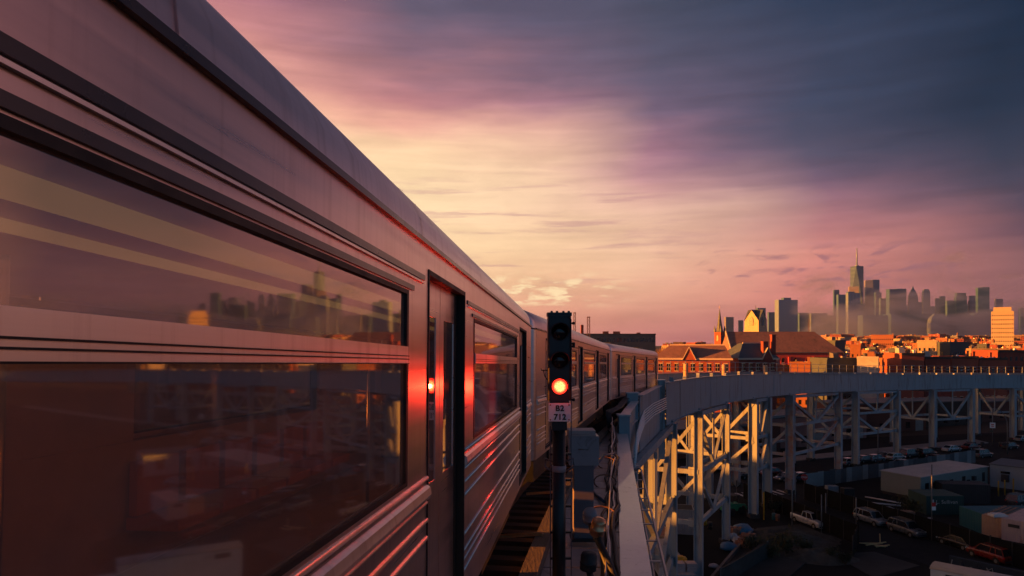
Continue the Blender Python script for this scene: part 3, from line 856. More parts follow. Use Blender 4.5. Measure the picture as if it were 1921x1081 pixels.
sweep(gt, [(1.60, -0.17), (1.84, -0.17), (1.84, 0.02), (1.60, 0.02)], 0.5, 46, 2.0); gt.build('guard_timber', 'plank', label='worn guard timber running along the track beside the signal mast', cat='timber')
for k, Y in enumerate((9.4, 13.2)):
    mb = MB(); a, b = tr(Y, 0.95, -0.02), tr(Y, 1.72, 0.06); mb.bar(a, b, 0.06, 0.05); mb.bar(b, b + Vector((0, 0, -0.2)), 0.05, 0.05)
    mb.build('rail_bracket', 'copper_sunlit', label=('bright steel bracket bar across the ties, the nearer of two', 'bright steel bracket bar across the ties, just left of the mast')[k], cat='bracket')  # copper colour stands in for orange sun on the steel bars

# ================================================================== trestle towers
def hcol(mb, base, top, th, w=0.80, d=0.62):
    """riveted H column standing on base; th = plan heading"""
    t_, n_ = Vector((math.sin(th), math.cos(th), 0)), Vector((math.cos(th), -math.sin(th), 0))
    def slab(c, a, b):
        mb.hexa([base + c + t_ * (i * a) + n_ * (j * b) for i, j in ((-1, -1), (1, -1), (1, 1), (-1, 1))] + [top + c + t_ * (i * a) + n_ * (j * b) for i, j in ((-1, -1), (1, -1), (1, 1), (-1, 1))])
    slab(n_ * (w / 2), d / 2, 0.04); slab(-n_ * (w / 2), d / 2, 0.04); slab(Vector((0, 0, 0)), 0.14, w / 2 - 0.04)
def build_tower(sa, sb, lev, label, material='paint', offs=(2.45, -6.55), extra=None):
    o = tr((sa + sb) / 2, -2.0); o.z = 0
    root = thing('trestle_tower', label, 'trestle', o, group='steel towers carrying the viaduct')
    def P(v): return v - o
    def put(mb, name, parent=None, m=material):
        return mb.build(name, m, parent or root)
    def node(s, off, drop):
        p = tr(s, off, 0, girder_z); p.z = p.z - GH - 0.1 - drop; return p
    for s in (sa, sb):
        for off in offs:
            p = node(s, off, 0); q = Vector((p.x, p.y, 0.5))
            mb = MB(); hcol(mb, P(q), P(p), heading(s), 0.82 if sa < 100 else 1.15, 0.64 if sa < 100 else 0.95); col = put(mb, 'column')
            ft = MB(); ft.box(P(Vector((p.x - 0.7, p.y - 0.7, -0.1))), P(Vector((p.x + 0.7, p.y + 0.7, 0.55)))); put(ft, 'footing', col, 'concrete_dark')
    def panel(pa, pb, diag=True):
        """braced face between two column lines: pa, pb are functions of the drop below the girder"""
        tops = [0.25] + lev
        for d in tops:
            mb = MB(); mb.bar(P(pa(d)), P(pb(d)), 0.36, 0.46); put(mb, 'strut')
        for d0, d1 in zip(tops[:-1], tops[1:]) if diag else ():
            m1 = (pa(d1) + pb(d1)) / 2
            for q in (pa(d0 + 0.35), pb(d0 + 0.35)):
                mb = MB(); mb.bar(P(q), P(m1), 0.30 if sa < 100 else 0.42, 0.34 if sa < 100 else 0.46); put(mb, 'brace')
            u = (pa(d0) + pb(d0)) / 2
            if d0 < 1:
                mb = MB(); mb.bar(P(u), P(m1), 0.2, 0.2); put(mb, 'hanger')
            for q, sgn in ((pa(d1), 1), (pb(d1), -1)):
                dirv = (m1 - q).normalized() * 0.7
                gp = MB(); gp.bar(P(q + dirv * 0.4), P(q + dirv * 1.5), 0.06, 0.9); put(gp, 'gusset_plate')
    for off in offs:
        panel(lambda d, o_=off: node(sa, o_, d), lambda d, o_=off: node(sb, o_, d), off > 0)
    for s in (sa, sb):
        panel(lambda d, s_=s: node(s_, offs[0], d), lambda d, s_=s: node(s_, offs[1], d), s == sa or sa < 100)
        cb = MB(); cb.bar(P(node(s, offs[0] + 0.2, -0.05)), P(node(s, offs[1] - 0.2, -0.05)), 0.7, 0.5); put(cb, 'cap_beam')
        for k in range(3):
            kn = MB(); f = 0.12 + 0.12 * k; q = node(s, offs[0], -0.45).lerp(node(s, offs[1], -0.45), f)
            kn.bar(P(q - Vector((0, 0, 0.45))), P(q + Vector((0, 0, 0.45))), 0.7, 0.5); put(kn, 'bearing_block')
    if extra:
        extra(root, P, put, node)
    return root
def inner_col(root, P, put, node):
    p = node(57, 0.55, 0.0); mb = MB(); hcol(mb, P(Vector((p.x, p.y, 0.5))), P(p), heading(57)); put(mb, 'column')
TW = [((32, 57), [6.3, 11.2], 'nearest trestle tower, its left members glowing orange in low sun', 'paint', inner_col),
      ((72.5, 88), [6.3, 11.6], 'sunlit trestle tower with crossed braces, next to the nearest one', 'paint', None),
      ((103, 110.5), [5.6, 10.2], 'narrow trestle tower half in orange sun left of the rusted one', 'paint', None),
      ((122.6, 147.5), [5.0, 9.8], 'blue grey trestle tower with two rust stained columns', 'rusty', None),
      ((156, 175.8), [4.4, 8.6], 'blue grey trestle tower right of the rusted one, behind parked cars', 'paint', None),
      ((192, 208.8), [7.0], 'far trestle tower with one big V brace above the street corner', 'paint', None),
      ((226, 243), [7.0], 'farthest trestle tower at the right end of the viaduct', 'paint', None)]
for (sa, sb), lev, lab, mt, ex in TW:
    build_tower(sa, sb, lev, lab, mt, extra=ex)

# ================================================================== railing on the far edge of the deck
rl = thing('railing', 'thin steel railing along the far edge of the viaduct deck', 'railing', tr(120, -6.5, 0, girder_z))
o = tr(120, -6.5, 0, girder_z)
for h in (1.75, 0.9, 0.1):
    mb = MB(); sweep(mb, [(-6.58, h - 0.03), (-6.50, h - 0.03), (-6.50, h + 0.03), (-6.58, h + 0.03)], 52, 262, 3.0, girder_z)
    for i, v in enumerate(mb.v): mb.v[i] = v - o
    mb.build('rail', 'paint', rl)
for k in range(66):
    s = 54 + k * 3.1
    mb = MB(); mb.bar(tr(s, -6.54, 0.0, girder_z) - o, tr(s, -6.54, 1.74, girder_z) - o, 0.08, 0.08); mb.build('post', 'paint', rl)
# trackside relay cans and boxes on the deck
for k, (s, off, h, r, lab) in enumerate(((86, -2.0, 3.4, 0.30, 'tall orange lit relay case standing on the deck beside the railing, nearest the train'),
                                    (104, -2.0, 3.4, 0.34, 'orange lit relay case on the deck below the church tower'),
                                    (124, -2.0, 3.3, 0.38, 'low orange lit relay case on the deck in front of the church nave'))):
    p = tr(s, off, -0.42); mb = MB(); mb.lathe([(r * 0.8, 0), (r, 0.1), (r, h - 0.15), (r * 0.9, h), (0.1, h + 0.05)], 12)
    mb.build('relay_case', 'cont_tan', label=lab, cat='relay case', group='relay cases on the deck', loc=p)

# ================================================================== signal mast
SX, SY = 0.53, 7.7
sig = thing('railway_signal', 'black three lamp railway signal glowing red on a dark mast', 'railway signal', (SX, SY, EYE - 3.5))
zb = 3.5
def sz(dz): return zb + dz
mb = MB(); hw, hd = 0.128, 0.11
q = [(-hw, -hd), (hw, -hd), (hw, hd), (-hw, hd)]
mb.prism([(-hw + 0.012, -hd, sz(-0.665)), (hw - 0.012, -hd, sz(-0.665)), (hw, -hd + 0.012, sz(-0.665)), (hw, hd, sz(-0.665)), (-hw, hd, sz(-0.665)), (-hw, -hd + 0.012, sz(-0.665))], (0, 0, 0.945))
head = mb.build('signal_head', 'sig_black', sig)
mb = MB(); mb.box((-hw - 0.008, -hd - 0.02, sz(0.28)), (hw + 0.006, hd + 0.01, sz(0.318)))
for x in (-0.09, -0.03, 0.04, 0.10): mb.box((x - 0.012, -hd - 0.028, sz(0.318)), (x + 0.012, -hd + 0.02, sz(0.334)))
mb.build('head_cap', 'sig_black', head)
mb = MB(); mb.tube([(hw - 0.006, -hd - 0.012, sz(-0.66)), (hw - 0.006, -hd - 0.012, sz(0.24)), (hw - 0.03, -hd - 0.012, sz(0.272))], 0.010, 6); mb.build('edge_moulding', 'dark_steel', head)
def led_mat(on):
    m = bpy.data.materials.new('red_lamp' if on else 'dark_lens'); m.use_nodes = True
    t = m.node_tree; N = NT(t)
    if not on:
        b = t.nodes['Principled BSDF']; b.inputs['Base Color'].default_value = (0.012, 0.010, 0.012, 1); b.inputs['Roughness'].default_value = 0.08
        return m
    t.nodes.clear()
    tc = t.nodes.new('ShaderNodeTexCoord')
    vo = t.nodes.new('ShaderNodeTexVoronoi'); vo.inputs['Scale'].default_value = 110.0; vo.inputs['Randomness'].default_value = 0.25
    fl0 = t.nodes.new('ShaderNodeMapping'); fl0.inputs['Scale'].default_value = (1, 0, 1); t.links.new(tc.outputs['Object'], fl0.inputs[0]); t.links.new(fl0.outputs[0], vo.inputs['Vector'])
    d = N.maprange(vo.outputs['Distance'], 0.20, 0.52, 1, 0, True)
    ln = t.nodes.new('ShaderNodeVectorMath'); ln.operation = 'LENGTH'
    fl = t.nodes.new('ShaderNodeMapping'); fl.inputs['Scale'].default_value = (1, 0, 1); t.links.new(tc.outputs['Object'], fl.inputs[0]); t.links.new(fl.outputs[0], ln.inputs[0])
    core = N.maprange(ln.outputs['Value'], 0.040, 0.074, 1, 0, True)
    col = N.mix(N.math('MULTIPLY', d, core), (1.0, 0.022, 0.010, 1), (1.0, 0.60, 0.16, 1))
    e = t.nodes.new('ShaderNodeEmission'); t.links.new(col, e.inputs[0])
    t.links.new(N.maprange(d, 0, 1, 0.55, 2.0), e.inputs[1])
    o = t.nodes.new('ShaderNodeOutputMaterial'); t.links.new(e.outputs[0], o.inputs[0])
    return m
M['led'] = led_mat(True); M['lens_off'] = led_mat(False)
for dz, on in ((0.10, False), (-0.216, False), (-0.505, True)):
    zc = sz(dz); R0 = 0.104
    hd_ = MB(); n = 22; a0, a1 = RAD(-22), RAD(202)          # visor: an open half tube over the lens
    outer, inner = [], []
    for i in range(n + 1):
        a = a0 + (a1 - a0) * i / n
        L = 0.20 * (0.35 + 0.65 * max(0.0, math.sin(a)) ** 0.6) if not on else 0.045
        outer.append((R0 * math.cos(a), zc + R0 * math.sin(a), L)); inner.append(((R0 - 0.006) * math.cos(a), zc + (R0 - 0.006) * math.sin(a), L))
    for i in range(n):
        for src, fl in ((outer, 1), (inner, -1)):
            (xa, za, la), (xb, zb_, lb) = src[i], src[i + 1]
            f = [(xa, -hd, za), (xb, -hd, zb_), (xb, -hd - lb, zb_), (xa, -hd - la, za)]
            hd_.face(f if fl > 0 else list(reversed(f)), sm=True)
        (xa, za, la), (xb, zb_, lb) = outer[i], outer[i + 1]; (xc, zc_, lc), (xd, zd, ld) = inner[i], inner[i + 1]
        hd_.face([(xa, -hd - la, za), (xb, -hd - lb, zb_), (xd, -hd - ld, zd), (xc, -hd - lc, zc_)])
    hd_.build('visor', 'dark_steel', head)
    ls = MB(); ls.lathe([(0.086, 0.0), (0.080, 0.010), (0.060, 0.020), (0.03, 0.026), (0.004, 0.028)], 28, (0, 0, 0), axis='y')
    ls.build('lamp' if on else 'lens', 'led' if on else 'lens_off', head, loc=(0, -hd - 0.001, zc))
    rg = MB()
    for i in range(28):
        a, b = 2 * math.pi * i / 28, 2 * math.pi * (i + 1) / 28
        rg.face([(0.100 * math.cos(a), -hd - 0.004, zc + 0.100 * math.sin(a)), (0.100 * math.cos(b), -hd - 0.004, zc + 0.100 * math.sin(b)), (0.087 * math.cos(b), -hd - 0.010, zc + 0.087 * math.sin(b)), (0.087 * math.cos(a), -hd - 0.010, zc + 0.087 * math.sin(a))], sm=True)
    rg.build('lens_ring', 'dark_steel', head)
lamp = bpy.data.lights.new('red_lamp_light', 'POINT'); lamp.energy = 0.7; lamp.color = (1.0, 0.035, 0.012); lamp.shadow_soft_size = 0.02
lo = bpy.data.objects.new('red_lamp_light', lamp); scene.collection.objects.link(lo); lo.parent = head; lo.location = (0, -hd - 0.04, sz(-0.505))
beam = bpy.data.lights.new('red_lamp_beam', 'SPOT'); beam.energy = 10.0; beam.color = (1.0, 0.03, 0.012); beam.shadow_soft_size = 0.025; beam.spot_size = RAD(165); beam.spot_blend = 0.7
bo = bpy.data.objects.new('red_lamp_beam', beam); scene.collection.objects.link(bo); bo.parent = head; bo.location = (0, -hd - 0.085, sz(-0.505)); bo.rotation_euler = (RAD(-90), 0, 0)
# number plate
mb = MB(); mb.box((-0.124, -hd - 0.012, sz(-0.893)), (0.122, -hd - 0.002, sz(-0.690)))
plate = mb.build('number_plate', 'plate', sig)
for x in (-0.104, 0.102):
    for z in (-0.71, -0.873):
        b = MB(); b.lathe([(0.009, 0), (0.008, 0.004), (0.004, 0.006)], 10, (x, -hd - 0.012, sz(z)), axis='y'); b.build('bolt', 'rope', plate)
def lettering(text, x, z, size, parent, y, mat_name, loc_rot=None, name='lettering'):
    cu = bpy.data.curves.new(name, 'FONT'); cu.body = text; cu.size = size; cu.align_x = 'CENTER'; cu.extrude = 0.0012; cu.space_character = 1.08; cu.offset = 0.0028
    ob = bpy.data.objects.new(name, cu); scene.collection.objects.link(ob)
    bpy.context.view_layer.update()
    dg = bpy.context.evaluated_depsgraph_get()
    me = bpy.data.meshes.new_from_object(ob.evaluated_get(dg))
    bpy.data.objects.remove(ob); bpy.data.curves.remove(cu)
    me.materials.clear(); me.materials.append(M[mat_name])
    o2 = bpy.data.objects.new(name, me); scene.collection.objects.link(o2)
    o2.parent = parent; o2.location = (x, y, z); o2.rotation_euler = loc_rot or (RAD(90), 0, 0)
    return o2
lettering("B2", 0.0, sz(-0.775), 0.088, plate, -hd - 0.0145, 'ink')
lettering("712", 0.002, sz(-0.872), 0.088, plate, -hd - 0.0145, 'ink')
mb = MB(); mb.prism([(-0.105, -0.09, sz(-0.90)), (0.105, -0.09, sz(-0.90)), (0.105, 0.09, sz(-0.90)), (-0.105, 0.09, sz(-0.90))], (0, 0, 0.234)); mb.box((-0.085, -0.07, sz(-1.0)), (0.085, 0.07, sz(-0.90))); mb.build('head_base', 'sig_black', sig)
mb = MB(); mb.lathe([(0.076, 0.0), (0.074, sz(-1.0))], 20); mast = mb.build('mast', 'black', sig)
mb = MB(); mb.lathe([(0.082, sz(-1.47)), (0.082, sz(-1.40))], 20); mb.build('mast_band', 'cabinet', mast)
for dz in (0.20, -0.03, -0.06, -0.66):
    mb = MB(); mb.tube([(hw, -0.02, sz(dz)), (hw + 0.035, -0.02, sz(dz))], 0.010, 6); mb.lathe([(0.016, 0), (0.016, 0.03)], 8, (hw + 0.035, -0.02, sz(dz) - 0.015)); mb.build('latch', 'dark_steel', head)
mb = MB(); mb.tube([(-hw, 0, sz(-0.33)), (-hw - 0.07, 0, sz(-0.33)), (-hw - 0.075, 0, sz(-0.31))], 0.007, 6); mb.tube([(-hw - 0.05, 0, sz(-0.33)), (-hw - 0.03, 0, sz(-0.40)), (-hw, 0, sz(-0.44))], 0.006, 6); mb.build('bracket', 'dark_steel', head)
# ladder on the mast
lad = thing('mast_ladder', 'thin steel ladder fixed behind the signal mast', 'ladder', (SX, SY + 0.16, EYE - 3.5))
for x in (-0.088, 0.152):
    mb = MB(); mb.tube([(x, 0, 0), (x, 0, sz(-0.98) if x < 0 else sz(0.0))], 0.008, 6); mb.build('stile', 'pedestal', lad)
for k in range(8):
    mb = MB(); mb.bar((-0.088, 0, 0.1 + 0.30 * k), (0.152, 0, 0.1 + 0.30 * k), 0.03, 0.025); mb.build('rung', 'black', lad)
# ladder clamps
for x in (-0.12, 0.13):
    mb = MB(); mb.tube([(x * 0.6, -0.14, sz(-1.36)), (x * 1.25, -0.14, sz(-1.33)), (x * 1.3, -0.14, sz(-1.42)), (x * 0.7, -0.14, sz(-1.47))], 0.012, 6); mb.build('clamp', 'pedestal', lad)

# ================================================================== relay cabinet on its pedestal
CX, CY = 1.23, 11.8
cab = thing('signal_cabinet', 'grey steel relay cabinet on a square pedestal behind the mast', 'cabinet', (CX, CY, EYE - 3.42))
mb = MB(); mb.box((-0.25, -0.18, 1.30), (0.25, 0.18, 1.80)); body = mb.build('cabinet_body', 'cabinet', cab)
mb = MB(); mb.box((-0.262, -0.20, 1.803), (0.20, 0.20, 1.83)); mb.box((-0.262, -0.20, 1.835), (0.19, 0.20, 1.895)); mb.build('lid', 'cont_pink', body)
mb = MB(); mb.box((-0.23, -0.186, 1.33), (0.235, -0.180, 1.77)); mb.build('door', 'cabinet', body)
mb = MB(); mb.tube([(-0.10, -0.20, 1.58), (0.06, -0.20, 1.58)], 0.008, 6); mb.build('handle', 'rail', body)
mb = MB(); mb.box((-0.17, -0.14, 0.05), (0.165, 0.14, 1.30)); mb.build('pedestal', 'pedestal', cab)
mb = MB(); mb.box((-0.22, -0.2, 0.0), (0.215, 0.2, 0.05)); mb.build('base_plate', 'dark_steel', cab)
# bronze junction can and its dark companions
def can(x, y, z, r, h, tilt, mt, label, leg=True):
    t = thing('junction_can', label, 'junction can', (x, y, z), group='junction cans beside the walkway')
    mb = MB(); mb.lathe([(r * 0.92, -h / 2), (r, -h / 2 + 0.015), (r, -h * 0.12), (r * 1.06, -h * 0.11), (r * 1.06, -h * 0.07), (r, -h * 0.06), (r, h / 2 - 0.05), (r * 0.85, h / 2 - 0.012), (r * 0.4, h / 2)], 20)
    o = mb.build('housing', mt, t); o.rotation_euler = tilt
    mb = MB(); mb.tube([(0, 0, -h * 0.4), (0.02, -0.1, -h * 0.8), (0.10, -0.5, -h * 1.4), (0.13, -1.2, -h * 1.9)], r * 0.42, 10); mb.build('pipe_leg', 'cable', t)
    return t
can(1.31, 10.4, EYE - 2.83, 0.112, 0.27, (RAD(14), RAD(8), 0), 'copper_sunlit', 'bronze junction can catching orange light beside the girder')
can(1.26, 11.0, EYE - 2.82, 0.115, 0.24, (RAD(30), RAD(-8), 0), 'cabinet', 'grey junction can behind the bronze one')
can(1.01, 9.0, EYE - 2.90, 0.11, 0.24, (0, RAD(4), 0), 'cable', 'black junction can on a short pipe, left of the bronze one')
# cable bundle along the girder
random.seed(5)
cb = thing('cable_bundle', 'tangled black cables strapped along the left of the near girder', 'cables', (2.2, 14, EYE - 3.2))
o = Vector((2.2, 14, EYE - 3.2))
for k in range(7):
    pts = []; ph = random.uniform(0, 6); off = 0.29 + 0.032 * k
    for i in range(26):
        Y = 5.5 + i * 0.98
        q = ga(Y); wig = 0.05 * math.sin(Y * 1.1 + ph) + 0.025 * math.sin(Y * 2.7 + 2 * ph)
        pts.append(q + Vector((-off + wig * 1.3, 0, 0.02 - 0.06 * (k % 3) + 0.07 * math.sin(Y * 0.8 + ph) + (0.35 * max(0, (Y - 22) / 7) if k % 2 else 0.1 * max(0, (Y - 24) / 6)))) - o)
    mb = MB(); mb.tube(pts, random.choice((0.022, 0.03, 0.038, 0.045)), 7); mb.build('cable', ('cable', 'cable', 'rope', 'conduit', 'cable')[k % 5], cb)
for k, Y in enumerate((13.5, 17.3, 20.5)):
    q = ga(Y) - o; mb = MB()
    mb.tube([q + Vector((-0.56 + 0.28 * math.cos(a), 0.12 * math.sin(a), 0.03 + 0.16 * math.sin(a))) for a in [i * math.pi / 8 for i in range(17)]], 0.02, 6); mb.build('strap', 'rope', cb)
mb = MB(); mb.tube([ga(21) + Vector((-0.32, 0, 0.25)), ga(20) + Vector((-0.62, 0, 0.33)), ga(19) + Vector((-0.95, 0, 0.05)), ga(17.5) + Vector((-1.0, 0, -0.1)), ga(16) + Vector((-0.75, 0, -0.05)), ga(15) + Vector((-0.55, 0, 0.0))], 0.035, 8)
mb.build('hose', 'blue_cable', label='dark blue hose looped beside the cables and girder', cat='hose')
mb = MB(); mb.tube([ga(28.6) + Vector((-0.42, 0, 0.75)), ga(20) + Vector((-0.40, 0, 0.42)), ga(12) + Vector((-0.42, 0, 0.2)), ga(5) + Vector((-0.46, 0, 0.12))], 0.012, 6)
mb.build('conduit_pipe', 'conduit', label='slender pale conduit running along the girder above the cables', cat='conduit')
for k in range(5):                            # cables that climb over the step in the girder
    pts = [B0 + Vector((-0.35 - 0.06 * k, 0.2, -0.5)), B0 + Vector((-0.45 - 0.05 * k, 0.6, 0.10 + 0.03 * k)), B0.lerp(B1, 0.5) + Vector((-0.4 - 0.07 * k, 0, 0.02)), B1 + Vector((-0.35 - 0.07 * k, 0, 0.12)), C0.lerp(C1, 0.4) + Vector((-0.5 - 0.07 * k, 0, -0.1)), C1 + Vector((-0.6 - 0.06 * k, 0, -0.2))]
    mb = MB(); mb.tube([p - o for p in pts], 0.035, 6); mb.build('cable', 'cable', cb)

# ================================================================== parked vehicles
def car_paint(name, c):
    M[name] = mat(name, c, 0.28, 0.15, var=0.06, scale=2, coat=0.6); return name
for nm, c in (('silver', (0.20, 0.22, 0.24)), ('white', (0.42, 0.44, 0.46)), ('graphite', (0.05, 0.055, 0.06)), ('black', (0.012, 0.012, 0.014)), ('red', (0.20, 0.014, 0.010)), ('grey', (0.10, 0.11, 0.12)), ('blue', (0.03, 0.07, 0.12)), ('maroon', (0.13, 0.02, 0.02))):
    car_paint('paint_' + nm, c)
def make_vehicle(kind, paint):
    root = thing({'sedan': 'parked_sedan', 'suv': 'parked_suv', 'pickup': 'pickup_truck', 'hatch': 'parked_hatchback'}[kind], 'x', 'car')
    L, W, H = {'sedan': (4.7, 0.90, 1.45), 'suv': (4.8, 0.95, 1.78), 'pickup': (5.6, 0.98, 1.88), 'hatch': (4.3, 0.88, 1.52)}[kind]
    sh = {'sedan': 0.92, 'suv': 1.08, 'pickup': 1.14, 'hatch': 0.98}[kind]
    h2 = L / 2
    # lower body stations: (y, half width, shoulder height)
    st = [(-h2, 0.80, sh - 0.22), (-h2 + 0.12, 0.93, sh - 0.05), (-h2 + 0.6, 1.0, sh), (0.0, 1.0, sh), (h2 - 1.25, 1.0, sh - 0.02), (h2 - 0.55, 0.96, sh - 0.13), (h2 - 0.12, 0.88, sh - 0.25), (h2, 0.76, sh - 0.36)]
    if kind == 'pickup':
        st = [(-h2, 0.95, sh - 0.02), (-h2 + 0.08, 0.99, sh), (0.0, 1.0, sh), (h2 - 1.3, 1.0, sh), (h2 - 0.4, 0.97, sh - 0.08), (h2 - 0.06, 0.92, sh - 0.16), (h2, 0.86, sh - 0.3)]
    rings = []
    for y, k, zs in st:
        w = W * k
        rings.append([(-w * 0.9, y, 0.26), (w * 0.9, y, 0.26), (w, y, 0.42), (w, y, zs - 0.2), (w * 0.95, y, zs - 0.03), (w * 0.86, y, zs), (-w * 0.86, y, zs), (-w * 0.95, y, zs - 0.03), (-w, y, zs - 0.2), (-w, y, 0.42)])
    mb = MB(); mb.loft(rings, sm=True); body = mb.build('body', paint, root)
    if kind == 'pickup':
        bed = MB(); bed.box((-W * 0.82, -h2 + 0.12, sh + 0.003), (W * 0.82, -0.55, sh + 0.012)); bed.build('load_bed', 'cont_dark', root)
    y0, y1, y2, y3 = {'sedan': (-h2 + 0.55, -h2 + 1.25, 0.35, 1.25), 'suv': (-h2 + 0.12, -h2 + 0.45, 0.55, 1.25), 'pickup': (-0.55, -0.42, 1.0, 1.62), 'hatch': (-h2 + 0.15, -h2 + 0.75, 0.35, 1.2)}[kind]
    wt_ = W * 0.74; wb = W * 0.90
    mb = MB()
    lo_ = [(-wb, y0), (wb, y0), (wb, y3), (-wb, y3)]; hi = [(-wt_, y1), (wt_, y1), (wt_, y2), (-wt_, y2)]
    mb.hexa([(x, y, sh - 0.03) for x, y in lo_] + [(x, y, H - 0.05) for x, y in hi]); cabin = mb.build('windows', 'dark_glass', root)
    mb = MB()
    e = 0.05
    mb.loft([[(-wt_ - e, y1 - e, H - 0.07), (wt_ + e, y1 - e, H - 0.07), (wt_ + e, y2 + e, H - 0.07), (-wt_ - e, y2 + e, H - 0.07)], [(-wt_ - e * .6, y1, H - 0.02), (wt_ + e * .6, y1, H - 0.02), (wt_ + e * .6, y2, H - 0.02), (-wt_ - e * .6, y2, H - 0.02)], [(-wt_ * 0.8, y1 + 0.15, H), (wt_ * 0.8, y1 + 0.15, H), (wt_ * 0.8, y2 - 0.2, H), (-wt_ * 0.8, y2 - 0.2, H)]])
    mb.build('roof', paint, root)
    for sx in (-1, 1):
        for (ya, yb) in ((y0, y1), (y3, y2), ((y0 + y3) / 2 - 0.1, (y1 + y2) / 2 - 0.05)):
            pl = MB(); pl.bar((sx * (wb + 0.008), ya, sh - 0.03), (sx * (wt_ + 0.01), yb, H - 0.05), 0.07, 0.10, up=(0, 1, 0)); pl.build('pillar', paint, root)
        if kind == 'suv':
            pl = MB(); pl.bar((sx * (wb + 0.008), y0 + 0.9, sh - 0.03), (sx * (wt_ + 0.01), y1 + 0.75, H - 0.05), 0.06, 0.12, up=(0, 1, 0)); pl.build('pillar', paint, root)
            rk = MB(); rk.bar((sx * wt_ * 0.9, y1 + 0.2, H + 0.06), (sx * wt_ * 0.9, y2 - 0.3, H + 0.06), 0.05, 0.05)
            for yy in (y1 + 0.3, y2 - 0.4): rk.bar((sx * wt_ * 0.9, yy, H - 0.03), (sx * wt_ * 0.9, yy, H + 0.05), 0.05, 0.05)
            rk.build('roof_rail', 'rail', root)
        for yy, zz in ((h2 - 0.10, sh - 0.36),):
            hl = MB(); hl.box((sx * W * 0.74 - 0.17, h2 - 0.16, sh - 0.36), (sx * W * 0.74 + 0.10, h2 - 0.045 if kind != 'pickup' else h2 + 0.01, sh - 0.22)); hl.build('headlight', 'head', root)
        tl = MB(); tl.box((sx * W * 0.78 - 0.14, -h2 + 0.01, sh - 0.33), (sx * W * 0.78 + 0.13, -h2 + 0.16, sh - 0.13)); tl.build('tail_lamp', 'tail', root)
        mr = MB(); mr.box((sx * (W + 0.09) - 0.09, y3 - 0.45, sh - 0.02), (sx * (W + 0.09) + 0.09, y3 - 0.30, sh + 0.13)); mr.build('mirror', paint, root)
    for yy in (-h2 + 0.95, h2 - 0.92):
        for sx in (-1, 1):
            ar = MB(); ar.tube([(sx * (W * 0.70), yy, 0.36), (sx * (W + 0.006), yy, 0.36)], 0.40, 16); ar.build('wheel_arch', 'tyre', root)
            wh = MB(); wh.tube([(sx * (W * 0.78), yy, 0.33), (sx * (W + 0.02), yy, 0.33)], 0.33, 18); w_ = wh.build('wheel', 'tyre', root)
            rm = MB(); rm.tube([(sx * (W * 0.9), yy, 0.33), (sx * (W + 0.026), yy, 0.33)], 0.20, 14); rm.build('rim', 'rim', w_)
    bp = MB(); bp.box((-W * 0.8, h2 - 0.1, 0.34), (W * 0.8, h2 + 0.03, 0.52)); bp.box((-W * 0.8, -h2 - 0.03, 0.34), (W * 0.8, -h2 + 0.1, 0.54)); bp.build('bumper', 'cont_dark' if kind != 'sedan' else paint, root)
    return root
def park(kind, paint, p, heading_deg, label, group=None):
    r = make_vehicle(kind, 'paint_' + paint)
    r.location = (p[0], p[1], 0.02); r.rotation_euler = (0, 0, RAD(-heading_deg)); r['label'] = label
    if kind == 'pickup': r['category'] = 'truck'
    if group: r['group'] = group
    return r
cs = math.degrees(math.atan2((CB - CA).x, (CB - CA).y))       # heading of the cross street
GRP = 'cars parked along the cross street'
park('hatch', 'silver', ground_at(1594, 873), cs, 'silver hatchback parked beside the rusted trestle column', GRP)
park('sedan', 'graphite', ground_at(1622, 867.5), cs, 'dark sedan parked between two silver cars on the cross street', GRP)
park('hatch', 'silver', ground_at(1643, 866), cs, 'silver hatchback parked just left of the middle trestle column', GRP)
park('sedan', 'graphite', ground_at(1665, 860.5), cs, 'dark sedan parked right in front of the middle trestle column', GRP)
park('hatch', 'white', ground_at(1681, 863), cs, 'white hatchback parked right of the middle trestle column', GRP)
park('suv', 'grey', ground_at(1708, 857), cs, 'grey SUV with lit red tail lamp, parked past the white hatchback', GRP)
park('suv', 'black', ground_at(1738, 856), cs, 'black SUV in the row of parked cars under the V braced tower', GRP)
park('sedan', 'maroon', ground_at(1752, 866), cs + 180, 'maroon sedan on the near side of the cross street behind the hoarding', GRP)
park('sedan', 'grey', ground_at(1783, 867), cs + 180, 'grey sedan on the near side of the cross street behind the hoarding', GRP)
park('sedan', 'white', ground_at(1785, 847), cs, 'pale sedan driving past the sidewalk corner', GRP)
park('suv', 'grey', ground_at(1843, 858), cs, 'grey SUV at the right of the cross street near the lamp post', GRP)
park('sedan', 'silver', ground_at(1918, 828), cs, 'silver car at the far right beyond the sidewalk corner', GRP)
park('sedan', 'white', ground_at(1690, 876), cs + 180, 'white car roof showing just above the hoarding', GRP)
park('sedan', 'graphite', ground_at(1475, 902), cs + 180, 'dark car under the viaduct left of the red stop sign', GRP)
park('hatch', 'blue', ground_at(1496, 903), cs + 180, 'blue car under the viaduct just left of the stop sign', GRP)
park('sedan', 'red', ground_at(1445, 892), cs + 180, 'red car half hidden behind the tower column under the viaduct', GRP)
park('sedan', 'grey', ground_at(1290, 890), cs, 'grey car under the nearest tower far down the cross street', GRP)
ss = math.degrees(math.atan2((SA - SB).x, (SA - SB).y))
GR2 = 'vehicles along the side street'
park('pickup', 'white', ground_at(1519, 985), ss, 'white pickup truck waiting on the side street behind the dark fence', GR2)
park('suv', 'silver', ground_at(1634, 982), ss, 'silver SUV parked by the dark fence, farthest of the row', GR2)
park('suv', 'grey', ground_at(1700, 1002), ss, 'grey SUV with pale roof rails parked by the dark fence', GR2)
park('sedan', 'black', ground_at(1797, 1026), ss + 180, 'black car parked by the dark fence between grey SUV and red car', GR2)
park('suv', 'red', ground_at(1857, 1050), ss + 180, 'red SUV parked by the dark fence, nearest of the row', GR2)

